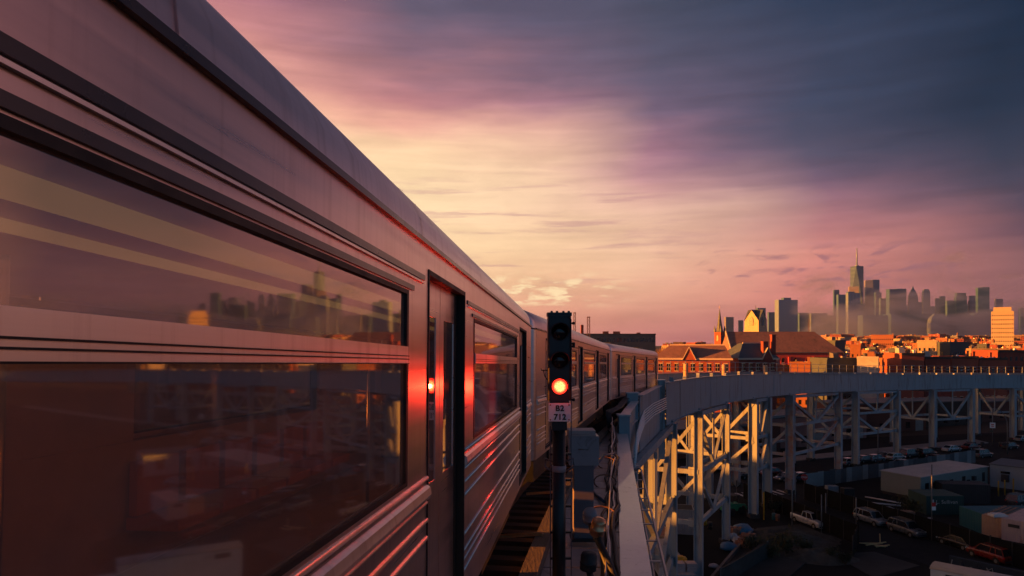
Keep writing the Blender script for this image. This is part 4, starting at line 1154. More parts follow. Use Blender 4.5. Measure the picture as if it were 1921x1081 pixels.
# ================================================================== fences, posts, signs
def fence(name, a, b, h, m, label, cat='fence', thick=0.08, post=2.5, z=0.0):
    a, b = Vector((a[0], a[1], 0)), Vector((b[0], b[1], 0)); o = (a + b) / 2
    root = thing(name, label, cat, o)
    mb = MB(); mb.bar(a - o + Vector((0, 0, h / 2)), b - o + Vector((0, 0, h / 2)), thick, h); mb.build('panel', m, root)
    n = min(60, int((b - a).length / post))
    for i in range(n + 1):
        p = a.lerp(b, i / n) - o; mb = MB(); mb.bar(p, p + Vector((0, 0, h + 0.12)), 0.13, 0.13); mb.build('post', 'post' if m != 'fence_black' else 'cont_dark', root)
    return root
f0 = ground_at(1509, 937); f1 = Vector((58.5, 66, 0))
fence('screened_fence', f0, f1, 2.6, 'fence_black', 'tall black screened fence behind the parked SUVs')
fence('site_fence', ground_at(1395, 935), ground_at(1610, 1022), 2.4, 'fence_black', 'black screened fence in front of the white pickup')
fence('site_fence', ground_at(1610, 1022), ground_at(1600, 1046), 2.4, 'fence_black', 'short black fence return at the end of the pickup fence')
h0, h1 = ground_at(1512, 916), ground_at(1830, 868)
root = thing('plywood_hoarding', 'long hoarding of grey and white boards in front of the cross street cars', 'hoarding', (h0 + h1) / 2)
n = 34; random.seed(3)
M['board_a'] = mat('hoarding_dark', (0.07, 0.075, 0.085), 0.8, var=0.3); M['board_b'] = mat('hoarding_mid', (0.13, 0.135, 0.145), 0.8, var=0.3); M['board_c'] = mat('hoarding_pale', (0.25, 0.25, 0.255), 0.8, var=0.2)
for i in range(n):
    a, b = h0.lerp(h1, i / n), h0.lerp(h1, (i + 0.97) / n); c = (h0 + h1) / 2; hh = 2.5 + random.uniform(-0.1, 0.15)
    mb = MB(); mb.bar(a - c + Vector((0, 0, hh / 2)), b - c + Vector((0, 0, hh / 2)), 0.05, hh); mb.build('board', random.choice(('board_a', 'board_b', 'board_b', 'board_a', 'board_c')), root)
def pole(name, p, h, r, label, cat='post', m='post'):
    t = thing(name, label, cat, p); mb = MB(); mb.tube([(0, 0, 0), (0, 0, h)], r, 8); mb.build('shaft', m, t); return t
for (px, py, h, lab) in ((1486, 1000, 7.0, 'tall thin post by the pickup fence, left of the pickup'), (1541, 1004, 5.2, 'tall thin post right at the bonnet of the pickup'), (1549, 990, 4.6, 'thin post across the road just behind the pickup'),
                         (1606, 996, 4.4, 'thin steel post left of the silver SUV'), (1492, 972, 6.6, 'thin post standing close behind the pickup fence post'), (1748, 1002, 9.0, 'thin street pole with a small red and white sign by the grey SUV'), (1647, 868, 6.5, 'thin pole between parked silver cars')):
    t = pole('steel_post', ground_at(px, py), h, 0.075, lab)
    if 'red and white' in lab:
        mb = MB(); mb.box((-0.05, -0.12, 3.6), (0.45, -0.10, 4.1)); mb.build('red_sign_panel', 'red_sign', t); mb = MB(); mb.box((-0.05, -0.12, 3.1), (0.45, -0.10, 3.58)); mb.build('white_sign_panel', 'plate', t)
# stop sign
p = ground_at(1509, 925); t = thing('stop_sign', 'red octagonal stop sign at the corner of the dark fence', 'sign', p, rz=RAD(-20))
mb = MB(); mb.tube([(0, 0, 0), (0, 0, 2.9)], 0.04, 8); mb.build('post', 'post', t)
mb = MB(); R8 = 0.55; mb.prism([(R8 * math.cos(RAD(22.5 + 45 * i)), -0.06, 2.6 + R8 * math.sin(RAD(22.5 + 45 * i))) for i in range(8)], (0, 0.02, 0)); sp = mb.build('sign_face', 'red_sign', t)
lettering("STOP", 0, 2.47, 0.36, sp, -0.066, 'plate')
# warning diamond seen from behind
p = ground_at(1382, 935); t = thing('warning_sign', 'grey back of a diamond warning sign beside the cross street', 'sign', p, rz=RAD(-25))
mb = MB(); mb.tube([(0, 0, 0), (0, 0, 2.7)], 0.04, 8); mb.build('post', 'post', t)
mb = MB(); mb.prism([(0, -0.05, 1.75), (0.62, -0.05, 2.37), (0, -0.05, 2.99), (-0.62, -0.05, 2.37)], (0, 0.03, 0)); mb.build('sign_back', 'rim', t)
mb = MB(); mb.box((-0.05, -0.07, 1.9), (0.05, -0.052, 2.85)); mb.build('stiffener', 'cont_dark', t)
# white notice on a pole at the street corner
p = ground_at(1862, 836); t = thing('notice_pole', 'slim pole with a square white notice at the sidewalk corner', 'sign', p, rz=RAD(-30))
mb = MB(); mb.tube([(0, 0, 0), (0, 0, 8.6)], 0.09, 8); mb.build('shaft', 'post', t)
mb = MB(); mb.box((-0.55, -0.16, 4.2), (0.55, -0.12, 5.5)); nt = mb.build('notice_panel', 'plate', t)
mb = MB(); mb.box((-0.3, -0.166, 4.55), (0.3, -0.161, 4.75)); mb.box((-0.3, -0.166, 4.95), (0.3, -0.161, 5.15)); mb.build('printed_lines', 'red_sign', nt)
mb = MB(); mb.box((-0.6, -0.1, 3.3), (0.1, -0.07, 3.6)); mb.build('street_plate', 'cont_green', t)
# street lamp
p = ground_at(1890, 853); t = thing('street_lamp', 'tall curved street lamp beside the cross street at the right', 'street lamp', p)
pts = [(0, 0, 0), (0, 0, 5.5), (-0.1, 0, 7.2), (-0.6, 0, 8.6), (-1.5, 0, 9.6), (-2.6, 0, 10.0)]
mb = MB(); mb.tube(pts, [0.14, 0.12, 0.11, 0.10, 0.09, 0.08], 8); mb.build('pole', 'post', t)
mb = MB(); mb.loft([[(-2.4, -0.12, 9.95), (-2.4, 0.12, 9.95), (-2.4, 0.12, 10.08), (-2.4, -0.12, 10.08)], [(-2.9, -0.18, 9.98), (-2.9, 0.18, 9.98), (-2.9, 0.18, 10.12), (-2.9, -0.18, 10.12)], [(-3.5, -0.1, 10.03), (-3.5, 0.1, 10.03), (-3.5, 0.1, 10.10), (-3.5, -0.1, 10.10)]]); mb.build('lamp_head', 'rim', t)
for px, lab in ((1843, 'dark litter bin on the corner sidewalk left of the notice pole'), (1877, 'dark litter bin on the corner sidewalk right of the notice pole')):
    mb = MB(); mb.lathe([(0.30, 0), (0.36, 0.1), (0.38, 1.0), (0.30, 1.1), (0.05, 1.12)], 12); mb.build('litter_bin', 'cont_dark', label=lab, cat='bin', loc=ground_at(px, 838))
for k, (px, py, h) in enumerate(((1417, 968, 3.6), (1433, 975, 3.8), (1873, 931, 2.4), (1885, 929, 2.4), (1901, 926, 2.4))):
    mb = MB(); mb.tube([(0, 0, 0), (0, 0, h)], 0.10, 8); mb.lathe([(0.10, h), (0.06, h + 0.05), (0.01, h + 0.06)], 8)
    mb.build('bollard', 'yellow', label=('yellow pipe bollard left of the pair by the narrow tower', 'yellow pipe bollard right of the pair by the narrow tower', 'yellow bollard by the blue trailer, leftmost of three', 'yellow bollard by the blue trailer, middle of three', 'yellow bollard by the blue trailer, rightmost of three')[k], cat='bollard', loc=ground_at(px, py))

# ================================================================== site trailers and containers
def local_frame(a, b):
    """empty at a with local x towards b"""
    d = b - a; return math.atan2(d.y, d.x)
def trailer(a, b, dep, h, m, roof, label, wins, name='site_trailer'):
    a, b = Vector((a[0], a[1], 0)), Vector((b[0], b[1], 0)); L = (b - a).length
    t = thing(name, label, 'trailer', a, rz=local_frame(a, b))
    mb = MB(); mb.box((0, 0, 0.5), (L, dep, h)); mb.build('wall', m, t)
    mb = MB(); mb.box((0.1, 0.1, 0), (L - 0.1, dep - 0.1, 0.5)); mb.build('skirt', 'cont_dark', t)
    mb = MB(); mb.box((-0.15, -0.15, h), (L + 0.15, dep + 0.15, h + 0.12)); mb.build('roof', roof, t)
    for kind, x, w, z0, z1 in wins:
        mb = MB(); mb.box((x, -0.03, z0), (x + w, -0.003, z1)); o = mb.build('door' if kind == 'd' else 'window' if kind == 'w' else 'air_conditioner', 'dark_glass' if kind != 'n' else 'plate', t)
        if kind == 'a':
            mb = MB(); mb.box((x + 0.05, -0.4, z0), (x + w - 0.05, -0.035, z1)); mb.build('air_unit', 'cont_dark', o)
    return t
ta, tb = ground_at(1727, 941), ground_at(1853, 917)
ta2 = Vector((ta.x, ta.y, 0))
trailer(ta, tb, 6.5, 3.7, 'trailer', 'roof_white', 'long greenish site trailer with a pale flat roof', [('d', 1.2, 0.95, 0.6, 2.7), ('a', 2.7, 0.9, 1.9, 2.6), ('w', 8.0, 0.9, 1.7, 2.6), ('d', 11.5, 0.95, 0.6, 2.8), ('w', 12.8, 0.001 + 1.0, 1.3, 2.1), ('a', 14.3, 0.8, 1.9, 2.6), ('w', 17.5, 0.8, 1.4, 2.9)])
trailer(ground_at(1857, 918), ground_at(1990, 936), 8.0, 4.2, 'trailer_blue', 'slate_dark', 'blue grey site trailer with dark roof at the right edge', [('a', 1.6, 1.1, 1.6, 2.8), ('w', 1.5, 1.3, 2.9, 3.3), ('a', 6.2, 1.1, 1.6, 2.8), ('w', 6.0, 1.5, 2.9, 3.3), ('d', 9.5, 1.0, 0.6, 2.8)])
def container(a, b, dep, h, m, label, top=None, name='shipping_container', rib=0.28, z=0.0, parts=True):
    a, b = Vector((a[0], a[1], z)), Vector((b[0], b[1], z)); L = (b - a).length
    t = thing(name, label, 'container', a, rz=local_frame(a, b))
    mb = MB()
    def corr(p0, p1, n_):
        p0, p1 = Vector(p0), Vector(p1); d = (p1 - p0); k = max(4, int(d.length / rib)); pts = []
        for i in range(k):
            for f, dd in ((0.0, 0), (0.3, 0), (0.5, 0.04), (0.8, 0.04)):
                pts.append(p0 + d * ((i + f) / k) - n_ * dd)
        pts.append(p1)
        for q, r in zip(pts[:-1], pts[1:]):
            mb.face([(q.x, q.y, 0.16), (r.x, r.y, 0.16), (r.x, r.y, h - 0.12), (q.x, q.y, h - 0.12)])
    corr((0.1, 0, 0), (L - 0.1, 0, 0), Vector((0, -1, 0))); corr((L, 0.1, 0), (L, dep - 0.1, 0), Vector((1, 0, 0)))
    corr((L - 0.1, dep, 0), (0.1, dep, 0), Vector((0, 1, 0))); corr((0, dep - 0.1, 0), (0, 0.1, 0), Vector((-1, 0, 0)))
    mb.build('side', m, t)
    fr = MB()
    for x in (-0.015, L - 0.12):
        for y in (-0.015, dep - 0.12): fr.box((x, y, 0), (x + 0.135, y + 0.135, h))
    for y in (-0.012, dep - 0.11):
        fr.box((0.12, y, 0.0), (L - 0.12, y + 0.12, 0.16)); fr.box((0.12, y, h - 0.12), (L - 0.12, y + 0.12, h - 0.004))
    for x in (-0.012, L - 0.11):
        fr.box((x, 0.12, 0.0), (x + 0.12, dep - 0.12, 0.16)); fr.box((x, 0.12, h - 0.12), (x + 0.12, dep - 0.12, h - 0.004))
    fr.build('frame', m, t)
    rf = MB(); rf.box((0.1, 0.1, h - 0.06), (L - 0.1, dep - 0.1, h - 0.02))
    k = int(L / 0.6)
    for i in range(k): rf.box((0.2 + i * (L - 0.4) / k, 0.15, h - 0.02), (0.2 + (i + 0.5) * (L - 0.4) / k, dep - 0.15, h + 0.004))
    rf.build('roof', top or m, t)
    return t
gc = container(ground_at(1738, 966), ground_at(1808, 966), 4.5, 2.7, 'cont_green', 'dark green storage container with white writing, below the long trailer')
M['logo'] = mat('logo_white', (0.5, 0.52, 0.52), 0.6)
o = lettering("L. Sullivan", 2.9, 1.62, 0.72, gc, -0.05, 'logo')
o2 = MB(); o2.box((0.75, -0.055, 1.40), (1.05, -0.048, 2.2)); o2.box((1.05, -0.055, 1.40), (1.5, -0.048, 1.62)); o2.build('emblem', 'logo', gc)
container(ground_at(1768, 943), ground_at(1858, 946), 3.0, 2.9, 'cont_dark', 'black storage container against the long trailer')
tc_ = container(ground_at(1800, 985), ground_at(1843, 1002), 9.0, 2.6, 'cont_teal', 'teal container between the green and tan containers')
p = at(1873, 951, 88); mb = MB(); mb.box((-0.9, -0.6, 0), (0.9, 0.6, 0.25)); mb.box((-0.7, -0.45, 0.25), (0.7, 0.45, 0.38)); mb.build('roof_hatch', 'white_paint', label='white hatch unit lying on the teal container roof', cat='roof unit', loc=(ground_at(1874, 975, 0).x * 0.91, 87.2, 2.62))
container(ground_at(1842, 1003), ground_at(1878, 1010), 8.0, 2.6, 'cont_tan', 'tan orange container, left one of the pale pair', 'cont_tan')
c2 = container(ground_at(1879, 1012), ground_at(1930, 1022), 8.0, 2.7, 'cont_pink', 'cream container, right one of the pale pair', 'cont_pink')
mb = MB(); mb.box((0.7, -0.06, 1.75), (1.9, -0.02, 2.15)); mb.build('vent_window', 'cont_dark', c2)
container(ground_at(1268, 1132), ground_at(1306, 1132), 12.0, 2.7, 'cont_grey', 'blue grey corrugated container standing below the nearest tower', 'roof_white')
container(ground_at(1225, 1000), ground_at(1302, 1004), 3.0, 3.2, 'cont_grey', 'grey blue storage container farther back under the viaduct', 'concrete_dark')
container(ground_at(1215, 1050), ground_at(1262, 1050), 6.0, 2.7, 'cont_tan', 'rust brown container beside the corrugated one', 'brick_stack')
# pale box truck at the bottom right
a, b = Vector((38.6, 63.0, 0)), Vector((46.5, 55.5, 0))
t = thing('box_truck', 'pale box truck at the bottom right with a rounded grey roof', 'truck', a, rz=local_frame(a, b)); L = (b - a).length
mb = MB(); mb.box((0, 0, 0.9), (L, 2.5, 4.0)); mb.build('cargo_box', 'white_paint', t)
mb = MB(); mb.loft([[(x, -0.05, 4.0), (x, 0.3, 4.18), (x, 1.25, 4.28), (x, 2.2, 4.18), (x, 2.55, 4.0)] for x in (-0.08, L + 0.08)], sm=True); mb.build('roof', 'roof_white', t)
mb = MB(); mb.box((1.2, -0.05, 3.3), (2.6, -0.01, 3.75)); mb.build('vent', 'cont_dark', t)
mb = MB(); mb.box((L + 0.1, 0.1, 0.6), (L + 2.2, 2.4, 2.7)); mb.build('cab', 'white_paint', t)
mb = MB(); mb.box((0.2, 0.3, 0.5), (L + 2.0, 2.2, 0.88)); mb.build('chassis', 'cont_dark', t)
for x in (1.5, L + 1.3):
    for y in (0.1, 2.1):
        mb = MB(); mb.tube([(x, y, 0.48), (x, y + 0.35, 0.48)], 0.48, 16); mb.build('wheel', 'tyre', t)
# graffiti wall by the red SUV
a, b = ground_at(1780, 1083), ground_at(1960, 1126); a.z = b.z = 0
t = thing('graffiti_wall', 'dark blue wall with faded graffiti in front of the red SUV', 'wall', a, rz=local_frame(a, b)); L = (b - a).length
mb = MB(); mb.box((0, 0, 0), (L, 0.3, 2.3)); mb.build('wall', 'wall_navy', t)
M['graffiti'] = mat('graffiti_paint', (0.03, 0.04, 0.06), 0.7, var=0.4, scale=3); M['graffiti_pale'] = mat('graffiti_pale', (0.28, 0.30, 0.32), 0.7, var=0.3, scale=3)
random.seed(8)
for k in range(5):
    mb = MB(); x = 0.5 + 0.8 * k; pts = [(x + random.uniform(-0.35, 0.45), -0.02, 0.6 + random.uniform(0, 1.4)) for i in range(6)]
    mb.tube(pts, 0.05, 5); mb.build('painted_stroke', 'graffiti' if k % 2 else 'graffiti_pale', t)
# scattered yard things
p0, p1, p2, p3 = ground_at(1623, 935), ground_at(1712, 951), ground_at(1609, 944), ground_at(1700, 953)
for k, (a, b, r, lab) in enumerate(((p0, p1, 0.11, 'long pale pipe lying in the yard, upper of the three'), (p2, p3, 0.11, 'long pale pipe lying in the yard, middle of the three'), (ground_at(1632, 948), ground_at(1662, 960), 0.06, 'short thin pale rod beside the two long pipes'))):
    mb = MB(); c = (a + b) / 2; mb.tube([a - c + Vector((0, 0, 0.25)), b - c + Vector((0, 0, 0.25))], r, 8); mb.build('steel_pipe', 'white_paint', label=lab, cat='pipe', loc=c)
t = thing('lumber_pile', 'loose pile of orange lumber lying on the side street lot', 'lumber', ground_at(1640, 1024))
for a, b in (((-1.6, 0.9, 0.1), (1.3, -0.6, 0.12)), ((-1.5, 0.2, 0.25), (1.2, 0.35, 0.2)), ((-1.1, -0.2, 0.12), (1.7, 0.5, 0.3)), ((-0.2, -0.8, 0.1), (1.8, -0.1, 0.12)), ((-0.3, -0.7, 0.2), (0.9, -0.9, 0.15)), ((1.0, 0.5, 0.2), (1.0, 0.6, 1.3))):
    mb = MB(); mb.bar(a, b, 0.14, 0.10); mb.build('beam', 'lumber', t)
def blob(name, p, r, m, label, cat, seed, sq=0.7):
    random.seed(seed); mb = MB(); n = 10; rings = []
    prof = [(0.55, 0), (0.95, 0.2), (1.0, 0.5), (0.75, 0.85), (0.3, 1.0)]
    for k, z in prof:
        rings.append([(r * k * math.cos(2 * math.pi * j / n) * random.uniform(0.85, 1.12), r * k * math.sin(2 * math.pi * j / n) * random.uniform(0.85, 1.12), r * z * sq * random.uniform(0.92, 1.08)) for j in range(n)])
    mb.loft(rings, sm=True); return mb.build(name, m, label=label, cat=cat, loc=p)
blob('wrapped_bundle', ground_at(1818, 978), 0.9, 'bag_white', 'white wrapped bundle between the green and teal containers', 'bundle', 2)
blob('wrapped_bundle', ground_at(1339, 1065), 0.6, 'bag_white', 'pale sack on the ground right of the corrugated container', 'bundle', 4)
for k, (px, py, lab) in enumerate(((1365, 1018, 'white bulk bag in the pallet heap, left of three'), (1374, 1016, 'white bulk bag in the pallet heap, middle of three'), (1381, 1022, 'white bulk bag in the pallet heap, right of three'))):
    blob('bulk_bag', ground_at(px, py), 0.65, 'bag_white', lab, 'bag', 20 + k, 1.6)
blob('blue_tarp', ground_at(1393, 1000), 1.4, 'tarp_blue', 'bright blue tarp bundle on the pallet heap', 'tarp', 31, 0.8)
blob('blue_tarp', ground_at(1368, 1032), 1.1, 'tarp_blue', 'darker blue tarp bundle below the white bulk bags', 'tarp', 32, 0.8)
for k, (px, py, lab) in enumerate(((1402, 1016, 'pallet of brown bricks at the right of the heap'), (1396, 1026, 'lower pallet of brown bricks beside the concrete kerb'), (1378, 1003, 'pallet of brown bricks behind the white bulk bags'))):
    t = thing('brick_pallet', lab, 'pallet', ground_at(px, py), rz=0.5)
    mb = MB()
    for i in range(4):
        for j in range(3): mb.box((-0.9 + i * 0.46, -0.6 + j * 0.41, 0.15), (-0.9 + i * 0.46 + 0.43, -0.6 + j * 0.41 + 0.38, 1.0 - 0.12 * ((i + j) % 3)))
    mb.build('brick_stack', 'brick_stack', t)
    mb = MB()
    for j in range(4): mb.box((-1.0, -0.65 + j * 0.38, 0), (1.0, -0.55 + j * 0.38, 0.14))
    mb.build('pallet_base', 'plank', t)
for k, (px, py) in enumerate(((1285, 1085), (1297, 1085))):
    mb = MB(); mb.box((-0.5, -0.5, 0), (0.5, 0.5, 0.75)); mb.box((-0.52, -0.52, 0.35), (0.52, 0.52, 0.40)); mb.build('strapped_crate', 'cabinet', label=('strapped grey crate on the container roof, left of two', 'strapped grey crate on the container roof, right of two')[k], cat='crate', loc=(ground_at(1285, 1085, 2.7).x + k * 1.15, 68.5 - 2, 2.71))
mb = MB(); mb.box((-0.6, -0.4, 0), (0.6, 0.4, 0.5)); mb.box((-0.5, -0.3, 0.5), (0.3, 0.3, 0.62)); mb.build('yellow_box', 'yellow', label='yellow box behind the strapped crates on the container roof', cat='box', loc=(ground_at(1291, 1075, 2.7).x, 68.8, 2.71))
# compact loader
p = ground_at(1372, 963); t = thing('compact_loader', 'small green loader parked under the viaduct by the dark fence', 'loader', p, rz=RAD(-60))
mb = MB(); mb.box((-0.9, -1.4, 0.5), (0.9, 1.2, 1.4)); mb.box((-0.7, -1.5, 1.4), (0.7, -0.4, 1.7)); mb.build('body', 'green_machine', t)
mb = MB()
for x in (-0.65, 0.65):
    for y in (-0.4, 0.8): mb.bar((x, y, 1.4), (x, y, 2.6), 0.1, 0.1)
mb.box((-0.8, -0.55, 2.6), (0.8, 0.95, 2.72)); mb.build('cab_frame', 'cont_dark', t)
for sx in (-1, 1):
    mb = MB(); mb.bar((sx * 0.8, -1.0, 1.6), (sx * 0.8, 1.9, 1.2), 0.14, 0.22, ); mb.bar((sx * 0.8, 1.9, 1.2), (sx * 0.8, 2.4, 0.5), 0.14, 0.2); mb.build('lift_arm', 'green_machine', t)
    for y in (-0.9, 0.9):
        mb = MB(); mb.tube([(sx * 0.85, y, 0.5), (sx * 1.2, y, 0.5)], 0.5, 16); mb.build('wheel', 'tyre', t)
mb = MB(); mb.prism([(-1.0, 2.3, 0.15), (-1.0, 3.0, 0.15), (-1.0, 3.0, 0.25), (-1.0, 2.45, 0.8), (-1.0, 2.3, 0.8)], (2.0, 0, 0)); mb.build('bucket', 'cont_dark', t)
# kerbed concrete apron and earth below the towers
mb = MB(); a = [ground_at(1340, 1090), ground_at(1420, 992), ground_at(1500, 985), ground_at(1565, 1010), ground_at(1450, 1110)]
mb.prism([(q.x, q.y, -0.1) for q in a], (0, 0, 0.22)); mb.build('concrete_apron', 'concrete_dark', kind='structure')
mb = MB(); q0, q1 = ground_at(1335, 1092), ground_at(1412, 1000); mb.bar(q0 + Vector((0, 0, 0.3)), q1 + Vector((0, 0, 0.3)), 0.3, 0.6); mb.build('kerb_wall', 'concrete', label='low concrete kerb wall beside the pallets and apron', cat='kerb')
mb = MB(); a = [ground_at(1560, 1040), ground_at(1640, 1036), ground_at(1725, 1062), ground_at(1640, 1085)]
mb.prism([(q.x, q.y, -0.1) for q in a], (0, 0, 0.16)); mb.build('concrete_pad', 'concrete_dark', kind='structure')
fence('block_wall', ground_at(1352, 1100), ground_at(1440, 1046), 1.8, 'concrete_dark', 'low stained concrete wall in front of the apron', 'wall', 0.3, 8)

# dark low buildings under and behind the viaduct
random.seed(21)
def shed(px, py, w, d, h, m, label, rz):
    t = thing('low_shed', label, 'shed', ground_at(px, py), rz=RAD(rz))
    mb = MB(); mb.box((-w / 2, 0, 0), (w / 2, d, h)); mb.build('wall', m, t)
    mb = MB(); mb.box((-w / 2 - 0.2, -0.2, h), (w / 2 + 0.2, d + 0.2, h + 0.3)); mb.build('roof', 'slate_dark', t)
    for i in range(int(w / 5)):
        x = -w / 2 + 2 + i * 5; mb = MB(); mb.box((x, -0.03, 1.0), (x + 1.6, -0.003, 2.6)); mb.build('window', 'dark_glass', t)
    mb = MB(); mb.box((w / 2 - 4.2, -0.035, 0), (w / 2 - 1.2, -0.003, 3.0)); mb.build('roller_door', 'rim', t)
for args in ((1350, 855, 34, 14, 6, 'brick_dark', 'long dark brick shed seen between the sunlit towers', 22), (1460, 842, 30, 14, 7, 'pinkish', 'dull pink rendered shed behind the rusted tower', 22), (1560, 826, 24, 12, 6, 'pinkish', 'dull pink shed with a roller door behind the right rusted column', 22),
             (1665, 812, 30, 12, 8, 'brick_dark', 'dark brick shed behind the tower right of the parked cars', 22), (1770, 800, 34, 12, 7, 'concrete_dark', 'grey shed behind the far V braced tower', 22), (1880, 790, 36, 12, 6, 'brick_dark', 'dark brick shed at the right beyond the street lamp', 22)):
    if 'brick_dark' not in M:
        M['brick_dark'] = brick('old_dark_brick', (0.13, 0.05, 0.04), (0.10, 0.042, 0.036), (0.12, 0.09, 0.08), 0.4, 0.15); M['pinkish'] = mat('pink_render', (0.30, 0.17, 0.165), 0.85, scale=0.5, dirt=((0.12, 0.07, 0.07), 0.3, 0.3))
    shed(*args)

# rough earth mound below the towers
def mound(cx, cy, rx, ry, h, seed):
    from mathutils import noise
    mb = MB(); n, k = 40, 14; rings = []
    for i in range(k + 1):
        f = 1 - i / k; ring = []
        for j in range(n):
            a = 2 * math.pi * j / n; x, y = cx + rx * f * math.cos(a), cy + ry * f * math.sin(a)
            q = noise.fractal(Vector((x * 0.35, y * 0.35, seed)), 0.8, 2.1, 5)
            ring.append((x, y, max(-0.05, h * (1 - f ** 1.6) * (0.75 + 0.5 * q) + 0.25 * q * (1 - f) ** 0.3 - (0.1 if i == 0 else 0))))
        rings.append(ring)
    mb.loft(rings, sm=True, cap=False); return mb.build('earth_mound', 'soil_pale', kind='structure')
M['soil_pale'] = mat('dry_earth', (0.075, 0.075, 0.068), 0.95, scale=1.2, var=0.5, bump=0.6, spec=0.08, dirt=((0.03, 0.03, 0.028), 0.4, 0.4))
q = ground_at(1475, 1012); mound(q.x, q.y, 7.0, 4.5, 1.2, 1.0)
q = ground_at(1540, 1046); mound(q.x, q.y, 4.5, 3.0, 1.1, 4.0)
# oil drums, pallets and crates standing about the yard
random.seed(44)
DR = [(1452, 975, 'cont_teal', 'blue oil drum beside the narrow tower'), (1459, 977, 'rope', 'rusty oil drum beside the blue one'), (1322, 985, 'yellow', 'yellow oil drum behind the corrugated container'), (1332, 992, 'cont_dark', 'black oil drum behind the corrugated container'), (1745, 984, 'rim', 'pale oil drum in front of the green container'), (1895, 950, 'cont_dark', 'black oil drum near the yellow bollards')]
for px, py, m, lab in DR:
    mb = MB(); mb.lathe([(0.28, 0), (0.30, 0.02), (0.29, 0.3), (0.305, 0.31), (0.29, 0.33), (0.29, 0.6), (0.305, 0.61), (0.29, 0.63), (0.30, 0.9), (0.27, 0.9), (0.02, 0.89)], 16)
    mb.build('oil_drum', m, label=lab, cat='drum', loc=ground_at(px, py))
CRT = [(1700, 975, 'brick_pallet', 'wooden crate behind the dark fence left of the green container'), (1662, 968, 'cont_grey', 'grey crate behind the dark fence near the pipes'), (1590, 930, 'cont_dark', 'dark crate in front of the hoarding'), (1560, 925, 'cont_grey', 'grey crate by the hoarding near the fence corner')]
for px, py, m, lab in CRT:
    mb = MB(); mb.box((-0.8, -0.6, 0.12), (0.8, 0.6, 1.2))
    for i in range(5): mb.box((-0.84 + i * 0.4, -0.64, 0.0), (-0.74 + i * 0.4, 0.64, 1.23))
    M.setdefault('brick_pallet', M['plank']); mb.build('crate', m, label=lab, cat='crate', loc=ground_at(px, py))

# scrub along the mound and the fences
def make_shrub(seed):
    r_ = random.Random(seed); t = thing('scrub_bush', 'x', 'bush', group='scrub bushes in the yard')
    lv, st = MB(), MB()
    for k in range(9):
        a = r_.uniform(0, 6.28); d = Vector((math.cos(a) * r_.uniform(0.3, 0.9), math.sin(a) * r_.uniform(0.3, 0.9), r_.uniform(0.7, 1.3)))
        st.tube([(0, 0, 0), d * 0.5, d + Vector((0, 0, 0.2))], [0.04, 0.03, 0.01], 4, cap=False)
        for j in range(34):
            c = d * r_.uniform(0.45, 1.15) + Vector((r_.gauss(0, 0.2), r_.gauss(0, 0.2), r_.gauss(0.1, 0.18))); u = Vector((r_.gauss(0, 1), r_.gauss(0, 1), r_.gauss(0, 1))).normalized(); v = u.orthogonal().normalized(); s_ = r_.uniform(0.05, 0.12)
            lv.face([c - u * s_ * 1.6, c + v * s_, c + u * s_ * 1.6, c - v * s_])
    st.build('stem', 'bark', t); lv.build('foliage', 'scrub', t); return t
M['scrub'] = mat('scrub_leaf', (0.055, 0.062, 0.036), 0.8, var=0.5, scale=6, spec=0.15)
SH = [(1412, 1036, 'beside the kerb wall'), (1446, 1046, 'at the foot of the larger earth mound'), (1478, 1040, 'on the near slope of the larger earth mound'), (1508, 1034, 'between the two earth mounds'), (1562, 1052, 'right of the smaller earth mound'), (1586, 1060, 'at the edge of the concrete pad'), (1700, 968, 'behind the dark fence left of the green container'), (1452, 962, 'by the bollards under the narrow tower')]
sp_ = [make_shrub(5), make_shrub(6)]
for k, (px, py, w_) in enumerate(SH):
    lab = f'scrubby low bush {w_}'; sc_ = random.uniform(0.9, 1.7)
    if k < 2:
        o_ = sp_[k]; o_.location = ground_at(px, py); o_.scale = (sc_,) * 3; o_['label'] = lab
    else:
        dup(sp_[k % 2], ground_at(px, py), random.uniform(0, 6), lab, None, sc_)
park('sedan', 'grey', ground_at(1338, 884), cs, 'grey sedan on the cross street seen between the sunlit towers', GRP)
park('suv', 'black', ground_at(1402, 897), cs + 180, 'black SUV on the cross street just right of the sunlit towers', GRP)
park('sedan', 'maroon', ground_at(1822, 843), cs, 'maroon sedan at the kerb below the notice pole', GRP)
park('hatch', 'graphite', ground_at(1895, 842), cs, 'dark hatchback passing the street lamp', GRP)
park('suv', 'graphite', ground_at(1915, 948), cs, 'dark SUV in the yard beyond the pale containers at the right edge', 'vehicles in the yard')

# ================================================================== church and parish house
def frame_at(px, Y, rz): return Vector(((px - 960.5) / 1281 * Y, Y, 0)), rz
def lancet(mb, x, z0, w, h, y):
    pts = [(x - w / 2, y, z0), (x + w / 2, y, z0), (x + w / 2, y, z0 + h * 0.68), (x + w * 0.3, y, z0 + h * 0.88), (x, y, z0 + h), (x - w * 0.3, y, z0 + h * 0.88), (x - w / 2, y, z0 + h * 0.68)]
    mb.prism(pts, (0, 0.12, 0))
c, rz = frame_at(1464, 335, RAD(0))
ch = thing('church_nave', 'long red brick church nave with a steep slate roof and pointed windows', 'church', c, rz)
Lh, D, EV, RG = 26.0, 9.0, 19.6, 29.6
mb = MB(); mb.box((-Lh, -D, 0), (Lh, D, EV)); mb.build('wall', 'church_red', ch)
mb = MB()
A, B_, C_, D_ = (-Lh - 0.6, -D - 0.6, EV), (Lh + 0.6, -D - 0.6, EV), (Lh + 0.6, D + 0.6, EV), (-Lh - 0.6, D + 0.6, EV)
E, F = (-Lh - 0.5, 0, RG), (Lh - 9.5, 0, RG)
mb.face([A, B_, F, E]); mb.face([C_, D_, E, F]); mb.face([D_, A, E])
